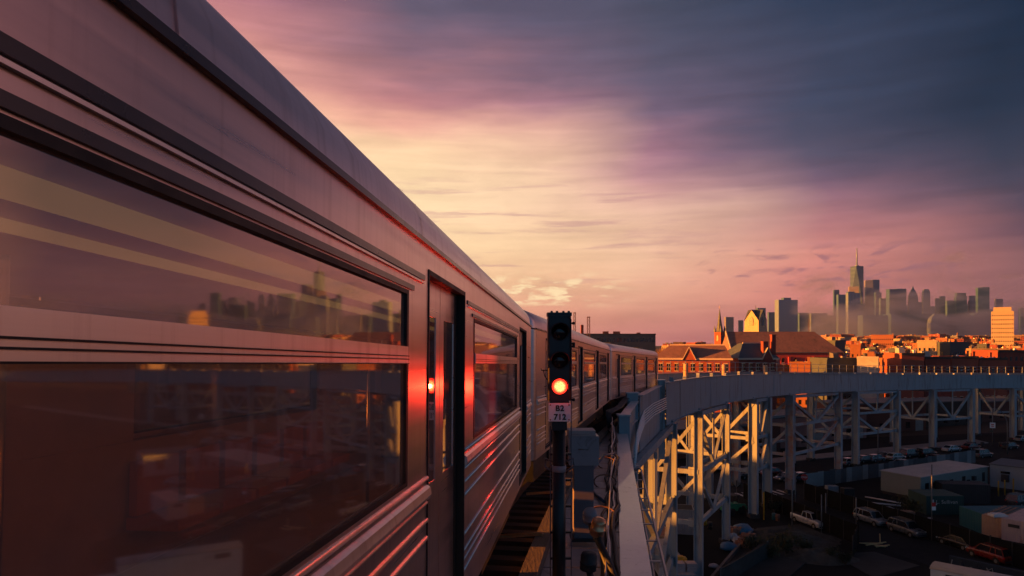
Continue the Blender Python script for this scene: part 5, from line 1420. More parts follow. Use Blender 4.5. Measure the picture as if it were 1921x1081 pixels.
nave_roof = mb.build('roof', 'slate', ch)
mb = MB(); mb.face([B_, C_, F]); mb.face([A, D_, C_, B_]); mb.build('hip_roof', 'slate_dark', ch)
mb = MB(); mb.bar(Vector(A) + Vector((-0.1, 0, -0.2)), Vector(B_) + Vector((0, 0, -0.2)), 0.3, 0.35); mb.build('eaves_gutter', 'slate_dark', ch)
mb = MB(); mb.bar(Vector(A) + Vector((-0.3, 0, 0)), Vector(E) + Vector((-0.3, 0, 0.3)), 0.5, 0.5); mb.build('verge_coping', 'trim', ch)
for k in range(8):
    x = -20 + 5.9 * k
    mb = MB(); lancet(mb, x, 12.6, 1.5, 4.6, -D - 0.10); w_ = mb.build('window', 'dark_glass', ch)
    mb = MB()
    for sx in (-0.9, 0.9): mb.box((x + sx - 0.12, -D - 0.16, 12.5), (x + sx + 0.12, -D - 0.002, 15.6))
    mb.build('window_surround', 'church_red', w_)
    if k % 2: mb = MB(); mb.box((x + 2.5, -D - 0.5, 0), (x + 3.4, -D - 0.004, 17.5)); mb.build('buttress', 'church_red', ch)
mb = MB(); mb.bar((-Lh - 0.5, 0, RG - 0.1), (-Lh - 0.5, 0, RG + 2.2), 0.14, 0.14); mb.bar((-Lh - 1.0, 0, RG + 1.5), (-Lh, 0, RG + 1.5), 0.14, 0.14); mb.build('cross', 'slate_dark', ch)
mb = MB(); mb.tube([(Lh - 12, 0, RG - 0.3), (Lh - 12, 0, RG + 6)], 0.09, 6)
for k in range(4): mb.bar((Lh - 13.2, 0, RG + 3 + k), (Lh - 10.8, 0, RG + 3.2 + k), 0.08, 0.08)
mb.build('aerial', 'rust' if 'rust' in M else 'rope', ch)
# cross gabled bell tower
c, rz = frame_at(1417.5, 356, RAD(40))
tw = thing('bell_tower', 'stone church bell tower with four gables, one face lit gold', 'tower', c, rz)
hw = 4.1
mb = MB(); mb.loft([[(-hw * k, -hw * k, z), (hw * k, -hw * k, z), (hw * k, hw * k, z), (-hw * k, hw * k, z)] for z, k in ((0, 1.2), (27, 1.14), (31, 1.0), (35.6, 0.97))]); mb.build('shaft', 'stone_tan', tw)
mb = MB()
for r in range(4):
    Rm = Matrix.Rotation(r * math.pi / 2, 3, 'Z')
    tri = [Rm @ Vector(v) for v in ((-hw * 0.97, -hw * 0.97, 35.6), (hw * 0.97, -hw * 0.97, 35.6), (0, -hw * 0.97, 41.0))]
    mb.prism(tri, Rm @ Vector((0, 0.5, 0)))
mb.build('gable', 'stone_tan', tw)
mb = MB(); apex = Vector((0, 0, 41.3))
for r in range(4):
    Rm = Matrix.Rotation(r * math.pi / 2, 3, 'Z')
    a, b, e = Rm @ Vector((-hw * 1.02, -hw * 1.02, 35.4)), Rm @ Vector((hw * 1.02, -hw * 1.02, 35.4)), Rm @ Vector((0, -hw * 1.05, 41.25))
    mb.face([a, e, apex]); mb.face([e, b, apex])
mb.build('roof', 'slate_dark', tw)
for r in range(4):
    Rm = Matrix.Rotation(r * math.pi / 2, 3, 'Z'); sub = MB(); lancet(sub, 0, 33.0, 2.2, 4.6, -hw * 1.0 - 0.16)
    for i, v in enumerate(sub.v): sub.v[i] = Rm @ v
    sub.build('belfry_opening', 'dark_glass', tw)
    sub = MB()
    for x in (-2.0, 2.0): lancet(sub, x, 28.0, 1.0, 1.9, -hw * 1.06 - 0.5)
    for i, v in enumerate(sub.v): sub.v[i] = Rm @ v
    sub.build('louvre', 'dark_glass', tw)
mb = MB(); mb.tube([(0, 0, 41.2), (0, 0, 43.6)], 0.10, 6); mb.bar((-0.5, 0, 42.8), (0.5, 0, 42.8), 0.12, 0.12); mb.build('finial_cross', 'slate_dark', tw)
# slim spire farther back
c, rz = frame_at(1350, 460, RAD(40))
sp = thing('church_spire', 'slim dark church spire on a red brick tower, left of the bell tower', 'spire', c, rz)
mb = MB(); mb.box((-2.5, -2.5, 0), (2.5, 2.5, 31)); mb.build('shaft', 'parish_red', sp)
mb = MB(); mb.loft([[(k * math.cos(a), k * math.sin(a), z) for a in [math.pi / 8 + i * math.pi / 4 for i in range(8)]] for z, k in ((31, 2.7), (32, 2.3), (37, 1.4), (46.5, 0.12))]); mb.build('spire', 'slate_dark', sp)
for x, y in ((-2.3, -2.3), (2.3, -2.3), (-2.3, 2.3), (2.3, 2.3)):
    mb = MB(); mb.loft([[(x + k * i, y + k * j, z) for i, j in ((-1, -1), (1, -1), (1, 1), (-1, 1))] for z, k in ((31, 0.5), (33, 0.45), (35.4, 0.05))]); mb.build('pinnacle', 'slate_dark', sp)
mb = MB(); mb.tube([(0, 0, 46.3), (0, 0, 49.0)], 0.12, 6); mb.bar((-0.6, 0, 48), (0.6, 0, 48), 0.15, 0.15); mb.build('cross', 'gold_stone', sp)
for r in range(4):
    Rm = Matrix.Rotation(r * math.pi / 2, 3, 'Z'); sub = MB(); lancet(sub, 0, 25.0, 1.3, 4.0, -2.62)
    for i, v in enumerate(sub.v): sub.v[i] = Rm @ v
    sub.build('louvre', 'dark_glass', sp)
# parish house: sunlit wing with a gable, shaded wing with chimneys
def wing(px, Y, rz, half, D, EV, RG, wall, roof, label, gables, nwin, name='parish_house'):
    c, rz = frame_at(px, Y, RAD(rz)); t = thing(name, label, 'building', c, rz)
    mb = MB(); mb.box((-half, -D, 0), (half, D, EV)); mb.build('wall', wall, t)
    mb = MB(); e = 0.7
    A, B2, C2, D2 = (-half - e, -D - e, EV), (half + e, -D - e, EV), (half + e, D + e, EV), (-half - e, D + e, EV); k = D * 0.8
    a, b, c2, d = (-half + k, -D + k, RG), (half - k * 0.3, -D + k, RG), (half - k * 0.3, D - k, RG), (-half + k, D - k, RG)
    mb.face([A, B2, b, a]); mb.face([B2, C2, c2, b]); mb.face([C2, D2, d, c2]); mb.face([D2, A, a, d]); mb.face([a, b, c2, d]); mb.face([A, D2, C2, B2]); mb.build('roof', roof, t)
    mb = MB(); mb.box((-half - e - 0.15, -D - e - 0.15, EV - 0.55), (half + e + 0.15, -D - e + 0.1, EV + 0.08)); mb.build('cornice', 'trim', t)
    mb = MB(); mb.bar(Vector(a) + Vector((0, 0, 0.1)), Vector(b) + Vector((0, 0, 0.1)), 0.4, 0.4); mb.build('ridge_trim', 'trim', t)
    for gx, gw, gh in gables:
        mb = MB(); mb.prism([(gx - gw, -D - 0.95, EV - 0.6), (gx + gw, -D - 0.95, EV - 0.6), (gx, -D - 0.95, EV + gh)], (0, D * 0.9, 0)); gb = mb.build('gable', wall, t)
        mb = MB()
        for sx in (-1, 1): mb.bar((gx + sx * (gw + 0.15), -D - 1.05, EV - 0.6), (gx, -D - 1.05, EV + gh + 0.25), 0.25, 0.35, up=(0, 1, 0))
        mb.build('gable_trim', 'trim', gb)
        mb = MB()
        for sx in (-1, 1): mb.face([(gx + sx * (gw + 0.3), -D - 1.0, EV - 0.65), (gx + sx * (gw + 0.3), -D * 0.1, EV - 0.65), (gx, -D * 0.1, EV + gh + 0.2), (gx, -D - 1.0, EV + gh + 0.2)])
        mb.build('gable_roof', roof, gb)
    for i in range(nwin):
        x = -half + 1.8 + i * (2 * half - 3.2) / max(1, nwin - 1)
        for z in (EV - 4.2, EV - 8.6):
            mb = MB(); mb.box((x - 0.62, -D - 0.06, z), (x + 0.62, -D - 0.002, z + 2.3)); w_ = mb.build('window', 'dark_glass', t)
            mb = MB(); mb.box((x - 0.8, -D - 0.12, z - 0.25), (x + 0.8, -D - 0.003, z - 0.02)); mb.box((x - 0.75, -D - 0.10, z + 2.32), (x + 0.75, -D - 0.003, z + 2.6)); mb.build('sill_and_lintel', 'trim', w_)
            mb = MB(); mb.box((x - 0.04, -D - 0.085, z), (x + 0.04, -D - 0.062, z + 2.3)); mb.box((x - 0.62, -D - 0.085, z + 1.1), (x - 0.045, -D - 0.062, z + 1.2)); mb.box((x + 0.045, -D - 0.085, z + 1.1), (x + 0.62, -D - 0.062, z + 1.2)); mb.build('sash', 'trim', w_)
    return t
M['parish_shade'] = brick('parish_brick_shaded', (0.30, 0.06, 0.05), (0.25, 0.05, 0.042), (0.26, 0.11, 0.08), 0.6, 0.2)  # darker copy of the parish brick, shade put into its colour
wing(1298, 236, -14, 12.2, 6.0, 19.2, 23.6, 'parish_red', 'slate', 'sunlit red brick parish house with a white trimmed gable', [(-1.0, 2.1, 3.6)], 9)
pw = wing(1402, 246, 16, 7.6, 6.0, 19.0, 24.2, 'parish_shade', 'slate_dark', 'shaded red wing with a gable and two chimneys beside the parish house', [(3.4, 2.2, 3.4)], 5, 'parish_wing')  # roof of the shaded wing takes darker slate for the same shade
for x, y, z0, z1, w in ((3.3, -5.3, 20.0, 24.6, 1.0), (7.0, -5.0, 10.0, 27.0, 0.8)):
    mb = MB(); mb.box((x - w, y - w * 0.7, z0), (x + w, y + w * 0.7, z1)); mb.box((x - w - 0.12, y - w * 0.7 - 0.12, z1), (x + w + 0.12, y + w * 0.7 + 0.12, z1 + 0.3)); mb.build('chimney', 'parish_shade', pw)

# ================================================================== row houses and roofs
WALLS = {}
def wall_mat(k, c):
    M['w_' + k] = mat('house_' + k.replace(' ', '_'), c, 0.85, scale=0.4, var=0.18, dirt=(tuple(x * 0.55 for x in c), 0.2, 0.2)); WALLS[k] = 'w_' + k
for k, c in (('dark red', (0.34, 0.075, 0.055)), ('brick red', (0.46, 0.12, 0.075)), ('rust orange', (0.46, 0.17, 0.08)), ('tan', (0.48, 0.33, 0.20)), ('cream', (0.62, 0.50, 0.36)), ('brown', (0.20, 0.11, 0.08)), ('grey', (0.22, 0.21, 0.21)), ('white', (0.66, 0.62, 0.58)), ('pink', (0.45, 0.26, 0.21)), ('slate blue', (0.10, 0.125, 0.15))):
    c = tuple(x * 0.66 for x in c)
    wall_mat(k, c)
M['roof_a'] = mat('tar_roof', (0.05, 0.047, 0.047), 0.9, scale=0.4, var=0.3); M['roof_b'] = mat('silver_roof', (0.30, 0.28, 0.275), 0.7, scale=0.4, var=0.25); M['roof_c'] = mat('brown_roof', (0.14, 0.10, 0.085), 0.9, scale=0.4, var=0.3)
M['tank'] = mat('tank_wood', (0.20, 0.10, 0.06), 0.85, scale=2)
def house(p, rz, w, d, h, wall, roof, label, cat='house', group=None, floors=None, near=False, name='row_house', tank=False, chim=1, seed=0, lit=True):
    rnd = random.Random(seed)
    t = thing(name, label, cat, p, rz, group)
    mb = MB()
    mb.box((-w / 2, -d / 2, 0), (w / 2, d / 2, h), 0)
    par = 0.5; th = 0.3
    mb.box((-w / 2, -d / 2, h), (w / 2, -d / 2 + th, h + par)); mb.box((-w / 2, d / 2 - th, h), (w / 2, d / 2, h + par))
    mb.box((-w / 2, -d / 2 + th, h), (-w / 2 + th, d / 2 - th, h + par)); mb.box((w / 2 - th, -d / 2 + th, h), (w / 2, d / 2 - th, h + par))
    wmb = mb
    mb = MB(); mb.box((-w / 2 + th, -d / 2 + th, h + 0.01), (w / 2 - th, d / 2 - th, h + 0.12)); mb.build('roof', roof, t)
    mb = MB(); mb.box((-w / 2 - 0.1, -d / 2 - 0.4, h - 0.35), (w / 2 + 0.1, -d / 2 - 0.004, h + par + 0.1)); mb.build('cornice', 'roof_a' if wall in ('dark red', 'brick red', 'brown') else WALLS[wall], t)
    nf = floors or max(2, int((h - 1.2) / 3.4)); fh = (h - 1.2) / nf
    nw = max(2, int(w / 2.3)); nd = max(2, int(d / 3.2))
    if near:
        wmb.build('wall', WALLS[wall], t)
        for f in range(nf):
            for i in range(nw):
                x = -w / 2 + (i + 0.5) * w / nw; z = 1.0 + f * fh
                mb = MB(); mb.box((x - 0.5, -d / 2 - 0.05, z), (x + 0.5, -d / 2 - 0.003, z + 1.9)); w_ = mb.build('window', 'dark_glass', t)
                mb = MB(); mb.box((x - 0.62, -d / 2 - 0.11, z - 0.2), (x + 0.62, -d / 2 - 0.004, z - 0.02)); mb.box((x - 0.62, -d / 2 - 0.11, z + 1.92), (x + 0.62, -d / 2 - 0.004, z + 2.15)); mb.build('lintel', 'trim', w_)
                mb = MB(); mb.box((x - 0.5, -d / 2 - 0.07, z + 0.9), (x + 0.5, -d / 2 - 0.052, z + 1.0)); mb.build('sash', 'plate', w_)
    else:
        mb = wmb
        for f in range(nf):
            z = 1.0 + f * fh
            for i in range(nw):
                x = -w / 2 + (i + 0.5) * w / nw
                mb.box((x - 0.5, -d / 2 - 0.05, z), (x + 0.5, -d / 2 - 0.004, z + 1.8), 1)
            for i in range(nd):
                if rnd.random() < 0.75:
                    y = -d / 2 + (i + 0.5) * d / nd
                    mb.box((-w / 2 - 0.05, y - 0.5, z), (-w / 2 - 0.004, y + 0.5, z + 1.8), 1)
        mb.build('wall', [WALLS[wall], 'dark_glass'], t)
    for k in range(chim):
        x = rnd.choice((-1, 1)) * (w / 2 - 0.7); y = rnd.uniform(-d / 2 + 1, d / 2 - 1); hh = rnd.uniform(1.2, 2.6)
        mb = MB(); mb.box((x - 0.45, y - 0.4, h + 0.1), (x + 0.45, y + 0.4, h + hh)); mb.box((x - 0.55, y - 0.5, h + hh), (x + 0.55, y + 0.5, h + hh + 0.2)); mb.build('chimney', WALLS[rnd.choice(('brick red', 'rust orange', 'tan', 'dark red'))], t)
    if rnd.random() < 0.6:
        x, y = rnd.uniform(-w / 4, w / 4), rnd.uniform(-d / 4, d / 4)
        mb = MB(); mb.prism([(x - 1.2, y - 1.4, h + 0.1), (x - 1.2, y + 1.4, h + 0.1), (x - 1.2, y + 1.4, h + 2.6), (x - 1.2, y - 1.0, h + 2.3)], (2.4, 0, 0)); mb.build('stair_bulkhead', WALLS[rnd.choice(('tan', 'grey', 'white', 'rust orange'))], t)
    for k in range(rnd.choice((1, 2, 2, 3))):
        x, y, a, hh = rnd.uniform(-w * 0.38, w * 0.38), rnd.uniform(-d * 0.38, d * 0.38), rnd.uniform(0.3, 0.9), rnd.uniform(0.5, 1.6)
        mb = MB(); mb.box((x - a, y - a * 0.7, h + 0.1), (x + a, y + a * 0.7, h + hh)); mb.build('roof_vent', rnd.choice(('rim', 'roof_b', 'plate', 'roof_c')), t)
    if rnd.random() < 0.35:
        x, y = rnd.uniform(-w * 0.4, w * 0.4), rnd.uniform(-d * 0.4, d * 0.4)
        mb = MB(); mb.bar((x, y, h), (x, y, h + 3.4), 0.09, 0.09); mb.bar((x - 0.8, y, h + 3.1), (x + 0.8, y, h + 3.1), 0.07, 0.07); mb.build('aerial', 'dark_steel', t)
    if tank:
        x, y = rnd.uniform(-w / 5, w / 5), rnd.uniform(-d / 5, d / 5)
        mb = MB(); mb.lathe([(1.5, h + 3.0), (1.55, h + 3.2), (1.45, h + 6.2)], 12, (x, y, 0)); mb.lathe([(1.65, h + 6.2), (0.05, h + 7.6)], 12, (x, y, 0))
        tk = mb.build('water_tank', 'tank', t)
        for i, j in ((-1, -1), (1, -1), (1, 1), (-1, 1)):
            mb = MB(); mb.bar((x + i, y + j, h + 0.1), (x + i, y + j, h + 3.1), 0.15, 0.15); mb.build('tank_leg', 'dark_steel', tk)
    return t
def hplace(px0, px1, ytop, Y): return ((px0 + px1) / 2 - 960.5) / 1281 * Y, (px1 - px0) / 1281 * Y, EYE - (ytop - 640) / 1281 * Y
# red brick row facing the viaduct
GRR = 'red brick row houses behind the viaduct'
for k, (a, b, yt, wl, lab) in enumerate(((1690, 1733, 665, 'brick red', 'red row house with four arched head windows, leftmost of the row'), (1734, 1783, 672, 'dark red', 'lower dark red row house, second from the left of the row'), (1784, 1834, 671, 'brick red', 'red row house, third from the left of the row'), (1835, 1889, 674, 'brick red', 'red row house with black cornice, right end of the row'))):
    x, w, h = hplace(a, b, yt, 265 + 3 * k); house((x, 265 + 3 * k + 6, 0), RAD(2), w, 12, h, wl, 'roof_a', lab, 'house', GRR, 3, True, chim=2, seed=50 + k)
x, w, h = hplace(1890, 1990, 660, 285); house((x, 300, 0), RAD(6), w, 14, h, 'dark red', 'roof_a', 'broad dark red house at the right edge beyond the row', seed=61)
x, w, h = hplace(1620, 1668, 672, 262); house((x, 268, 0), RAD(-30), w * 0.75, 9, h, 'white', 'roof_b', 'small white house with one sunlit wall just behind the viaduct', 'house', None, 2, seed=70, chim=2)
x, w, h = hplace(1545, 1620, 674, 275); house((x, 282, 0), RAD(10), w, 12, h, 'slate blue', 'roof_a', 'long low slate blue building beside the white house', 'building', None, 2, seed=71, chim=0, name='low_building')
x, w, h = hplace(1492, 1528, 682, 258); house((x, 262, 0), RAD(-26), w, 8, h, 'rust orange', 'roof_a', 'small orange lit building in front of the church wall', 'building', None, 2, seed=72, name='low_building')
x, w, h = hplace(1440, 1492, 688, 262); house((x, 268, 0), RAD(10), w, 8, h, 'slate blue', 'roof_a', 'low dark slate blue annex in front of the church nave', 'building', None, 2, seed=73, chim=0, name='low_building')
x, w, h = hplace(1735, 1766, 640, 430); house((x, 436, 0), RAD(-34), w, 10, h, 'cream', 'roof_b', 'tall yellow lit building standing above the red row', 'building', None, 4, seed=74, chim=0, name='apartment_building')
x, w, h = hplace(1768, 1822, 643, 440); house((x, 448, 0), RAD(24), w, 14, h, 'slate blue', 'roof_a', 'wide slate blue building in shade right of the yellow one', 'building', None, 3, seed=75, chim=1, name='apartment_building')
x, w, h = hplace(1840, 1902, 656, 380); house((x, 388, 0), RAD(-20), w, 10, h, 'tan', 'roof_b', 'long tan wall lit orange above the red row houses', 'building', None, 2, seed=76, chim=2, name='apartment_building')
x, w, h = hplace(1558, 1592, 640, 400); house((x, 410, 0), RAD(25), w * 0.8, 12, h, 'slate blue', 'roof_b', 'dark cube shaped building right of the church roof', 'building', None, 3, seed=77, chim=0, name='apartment_building')
x, w, h = hplace(1604, 1622, 648, 420); house((x, 425, 0), RAD(-30), w, 9, h, 'rust orange', 'roof_b', 'narrow orange building right of the dark cube building', 'building', None, 3, seed=78, chim=1, name='apartment_building')
x, w, h = hplace(1640, 1686, 629, 900); house((x, 910, 0), RAD(-30), w * 0.8, 16, h, 'rust orange', 'roof_b', 'broad orange apartment block on the skyline of roofs', 'building', None, 5, seed=79, chim=3, name='apartment_building')
# tall gold lit block
x, w, h = hplace(1863, 1908, 585, 900)
gb = house((x, 905, 0), RAD(-34), w * 0.76, 18, h, 'cream', 'roof_b', 'tall gold lit office block at the right, brightest of all', 'building', None, 11, seed=80, chim=0, name='office_block')
mb = MB(); mb.box((-w * 0.30, -6.5, h + 0.13), (w * 0.30, 7.0, h + 6.0)); mb.build('penthouse', WALLS['cream'], gb)
# sea of roofs
rows = [(300, 692, 12.0, 7), (345, 685, 12.5, 7), (400, 678, 12.5, 7), (470, 670, 13, 6), (560, 663, 14, 6), (660, 657, 15, 5), (790, 651, 17, 5), (940, 645, 20, 5), (1130, 640, 22, 5), (1360, 634, 26, 5), (1640, 630, 30, 4)]
ORD = ['first', 'second', 'third', 'fourth', 'fifth', 'sixth', 'seventh', 'eighth', 'ninth', 'tenth', 'eleventh']
taken = {300: [(1230, 1925)], 345: [(1230, 1700)], 400: [(1230, 1625), (1730, 1905)], 470: [(1330, 1550), (1730, 1830)], 560: [(1330, 1545)]}
rnd = random.Random(17); nh = 0
for ri, (Y, yt, w0, jit) in enumerate(rows):
    px = 1245 if Y > 500 else 1540; col = 0
    end = 1990 if Y < 900 else 1960
    while px < end:
        w = w0 * rnd.uniform(0.5, 1.05); dpx = w / Y * 1281
        if any(a - dpx * 0.6 < px < b for a, b in taken.get(Y, [])):
            px += dpx; continue
        base_y = yt if px > 1540 else max(yt, 646)
        ytop = base_y + rnd.uniform(-jit, jit) * 0.8 - (3 if rnd.random() < 0.12 else 0)
        Yj = Y + rnd.uniform(-0.04, 0.04) * Y
        h = EYE - (ytop - 640) / 1281 * Yj
        x = (px + dpx / 2 - 960.5) / 1281 * Yj
        wl = rnd.choices(('dark red', 'brick red', 'rust orange', 'tan', 'cream', 'brown', 'grey', 'white', 'pink', 'slate blue'), (16, 18, 16, 12, 6, 12, 6, 5, 6, 6))[0]
        rf = rnd.choice(('roof_a', 'roof_b', 'roof_b', 'roof_c'))
        tank = Y > 700 and rnd.random() < 0.10
        col += 1
        feat = ('with a roof tank' if tank else {'roof_a': 'under a black roof', 'roof_b': 'under a silvery roof', 'roof_c': 'under a brown roof'}[rf])
        where = 'left of the church tower' if px < 1400 else 'beside the church' if px < 1560 else 'under the spired skyscraper' if px < 1640 else 'under the middle skyscrapers' if px < 1740 else 'under the right hand skyscrapers' if px < 1860 else 'near the gold block'
        house((x, Yj, 0), RAD(rnd.choice((-26, -34, 24, 32, 28)) + rnd.uniform(-4, 4)), w * 0.85, w * rnd.uniform(0.7, 1.0), h, wl, rf,
              f'{wl} house {feat} {where}, {ORD[ri]} rank back', 'house', 'roofs of the low city', tank=tank, chim=rnd.choice((1, 1, 2, 2, 3)), seed=1000 + nh)
        nh += 1; px += dpx * rnd.uniform(0.95, 1.2)

# long warehouse with chimney and two lattice masts, left
x, w, h = hplace(1080, 1229, 628, 620)
wh = thing('warehouse', 'long grey warehouse on the horizon above the train roofs', 'building', (x, 626, 0), RAD(3))
mb = MB(); mb.box((-w / 2, -8, 0), (w / 2, 8, h)); mb.build('wall', WALLS['slate blue'], wh)
mb = MB(); mb.box((-w / 2 - 0.4, -8.4, h), (w / 2 + 0.4, 8.4, h + 0.9)); mb.build('roof', 'roof_a', wh)
for k in range(24):
    xx = -w / 2 + 2 + k * (w - 4) / 23; mb = MB(); mb.box((xx - 0.8, -8.06, h - 6.5), (xx + 0.8, -8.004, h - 3.0)); mb.build('window', 'dark_glass', wh)
for xx, hh, ww in ((-w * 0.42, 9, 1.2), (-w * 0.12, 3, 2.5), (0.02 * w, 3, 3.0), (0.3 * w, 2, 1.5)):
    mb = MB(); mb.box((xx - ww, -4, h + 0.9), (xx + ww, -1, h + hh)); mb.build('roof_block' if hh < 9 else 'chimney', WALLS['dark red'], wh)
def lattice(px, yt, w_px, Y, label):
    x, w, h = hplace(px - w_px / 2, px + w_px / 2, yt, Y); t = thing('lattice_mast', label, 'mast', (x, Y, 0))
    hw = w / 2
    for i, j in ((-1, -1), (1, -1), (1, 1), (-1, 1)):
        mb = MB(); mb.bar((i * hw, j * hw, 0), (i * hw * 0.75, j * hw * 0.75, h), 0.35, 0.35); mb.build('leg', 'rope', t)
    z = h - 20; k = 0
    while z < h:
        mb = MB()
        for i in range(4):
            c = [(-1, -1), (1, -1), (1, 1), (-1, 1)]; a, b = c[i], c[(i + 1) % 4]
            mb.bar((a[0] * hw * 0.8, a[1] * hw * 0.8, z), (b[0] * hw * 0.8, b[1] * hw * 0.8, z + 4), 0.22, 0.22); mb.bar((a[0] * hw * 0.8, a[1] * hw * 0.8, z + 4), (b[0] * hw * 0.8, b[1] * hw * 0.8, z + 4), 0.25, 0.25)
        mb.build('lattice_bay', 'rope', t); z += 4
    mb = MB(); mb.box((-hw, -hw, h), (hw, hw, h + 0.8)); mb.build('platform', 'rope', t)
lattice(1078, 588, 4.5, 600, 'tall lattice mast just right of the signal head')
lattice(1104, 596, 6.0, 600, 'lattice mast with a platform above the long warehouse')

# ================================================================== bare trees on the left horizon
def bare_tree(seed):
    r = random.Random(seed); tr_, tw_ = MB(), MB()
    def grow(p, d, L, rad, lev):
        q = p + d * L
        (tr_ if lev < 3 else tw_).tube([p, (p + q) / 2 + Vector((r.uniform(-1, 1), r.uniform(-1, 1), 0)) * L * 0.05, q], [rad, rad * 0.85, rad * 0.65], 5 if lev < 2 else 3, cap=False)
        if lev >= 6: return
        for k in range(r.choice((2, 3, 3)) if lev < 5 else 2):
            a = r.uniform(0, 6.28); sp = r.uniform(0.35, 0.8)
            nd = (d + Vector((math.cos(a), math.sin(a), 0)) * sp + Vector((0, 0, 0.12))).normalized()
            grow(q, nd, L * r.uniform(0.66, 0.84), rad * 0.6, lev + 1)
    grow(Vector((0, 0, 0)), Vector((0, 0, 1)), 4.2, 0.36, 0)
    t = thing('bare_tree', 'bare winter tree', 'tree', (0, 0, 0), 0, 'bare trees on the left horizon')
    tr_.build('trunk', 'bark', t); tw_.build('crown', 'twig', t)
    return t
protos = [bare_tree(s) for s in (3, 11, 27)]
r = random.Random(4)
TREES = [(1238, 642, 380), (1246, 639, 400), (1255, 637, 420), (1264, 641, 400), (1275, 643, 430), (1286, 642, 440), (1297, 641, 460), (1310, 636, 500), (1318, 634, 520), (1327, 632, 520), (1336, 635, 520), (1234, 652, 330), (1243, 656, 320), (1252, 655, 330), (1200, 646, 480), (1150, 641, 520), (1132, 638, 520), (1180, 645, 500), (1655, 640, 700), (1702, 622, 900), (1712, 620, 900), (1722, 624, 900)]
PH = ['leftmost by the train roof', 'second from the train', 'behind the parish house left end', 'left of the parish gable', 'behind the parish roof ridge', 'right of the parish gable', 'between parish house and spire', 'in the clump left of the spire', 'tallest in the clump left of the spire', 'middle of the clump left of the spire', 'nearest the spire', 'low beside the last train car', 'low in front of the left trees', 'low below the parish roof end', 'in front of the warehouse right end', 'in front of the warehouse middle', 'in front of the warehouse left part', 'before the warehouse, right of middle', 'among the roofs under the skyscrapers', 'left of three on the roofs under the spire', 'middle of three on the roofs under the spire', 'right of three on the roofs under the spire']
for k, (px, yt, Y) in enumerate(TREES):
    p = Vector(((px - 960.5) / 1281 * Y, Y, 0)); h = EYE - (yt - 640) / 1281 * Y
    src = protos[k % 3]; sc = h / 17.0
    lab = f'bare reddish winter tree, {PH[k]}'
    if k < 3:
        src.location = p; src.scale = (sc * 0.8, sc * 0.8, sc); src['label'] = lab; src.rotation_euler = (0, 0, r.uniform(0, 6))
    else:
        dup(src, p, r.uniform(0, 6), lab, None, (sc * 0.8, sc * 0.8, sc))

# ================================================================== skyline across the river
M['f_slate'] = facade('tower_hazy_slate', (0.08, 0.17, 0.26), (0.02, 0.06, 0.11)); M['f_blue'] = facade('tower_hazy_blue', (0.055, 0.145, 0.235), (0.015, 0.055, 0.10), 2.8, 3.8, 0.5)  # blue of the hazy air put into the slate, glass, grey and striped skins
M['f_grey'] = facade('tower_hazy_grey', (0.18, 0.26, 0.36), (0.04, 0.07, 0.11), 4.0, 3.6, 1.4); M['f_stripe'] = facade('tower_hazy_striped', (0.20, 0.28, 0.38), (0.035, 0.065, 0.11), 6.0, 60.0, 2.2)
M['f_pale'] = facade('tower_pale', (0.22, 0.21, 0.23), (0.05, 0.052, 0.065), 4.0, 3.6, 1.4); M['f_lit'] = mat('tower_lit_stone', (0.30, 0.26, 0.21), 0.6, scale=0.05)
GS = 'skyscrapers across the river'
SKY_Y = 3000.0
def tower(px0, px1, yt, m, label, Y=SKY_Y, turn=33.0, segs=None, cap=None):
    """segs: list of (fraction of height, width factor); cap: list of (x0, x1, extra px height, material)"""
    x, w, h = hplace(px0, px1, yt, Y); az = math.atan2(x, Y)
    t = thing('skyscraper', label, 'skyscraper', (x, Y, 0), -az + RAD(turn), GS)
    mb = MB(); dr = 0.32; w /= math.cos(RAD(turn)) + dr * abs(math.sin(RAD(turn))); d = w * dr
    segs = segs or [(0, 1.0), (1.0, 1.0)]
    mb.loft([[(-w / 2 * k, -d / 2 * k, h * f), (w / 2 * k, -d / 2 * k, h * f), (w / 2 * k, d / 2 * k, h * f), (-w / 2 * k, d / 2 * k, h * f)] for f, k in segs])
    mb.build('shaft', m, t)
    for a, b, e, m2 in cap or []:
        eh = e / 1281 * Y
        mb = MB(); mb.box((w * (a - 0.5), -d * 0.35, h + 0.02), (w * (b - 0.5), d * 0.35, h + eh)); mb.build('crown_block', m2, t)
    return t, w, h, d
T = tower
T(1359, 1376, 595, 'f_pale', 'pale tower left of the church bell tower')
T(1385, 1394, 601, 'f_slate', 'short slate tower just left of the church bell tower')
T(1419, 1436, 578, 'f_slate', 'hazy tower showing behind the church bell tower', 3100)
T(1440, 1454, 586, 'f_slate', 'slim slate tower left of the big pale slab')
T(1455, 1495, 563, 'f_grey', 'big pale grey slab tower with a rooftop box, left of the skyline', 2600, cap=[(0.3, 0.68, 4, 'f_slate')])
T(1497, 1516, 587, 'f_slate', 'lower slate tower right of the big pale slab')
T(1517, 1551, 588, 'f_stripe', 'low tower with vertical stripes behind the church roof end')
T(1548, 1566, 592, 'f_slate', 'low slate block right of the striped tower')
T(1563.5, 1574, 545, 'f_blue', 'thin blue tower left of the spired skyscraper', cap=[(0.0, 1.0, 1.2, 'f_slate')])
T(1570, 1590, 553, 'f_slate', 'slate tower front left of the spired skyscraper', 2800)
T(1588, 1613, 550, 'f_stripe', 'broad striped tower in front of the spired skyscraper', 2700, cap=[(0.02, 0.55, 2.5, 'f_slate')])
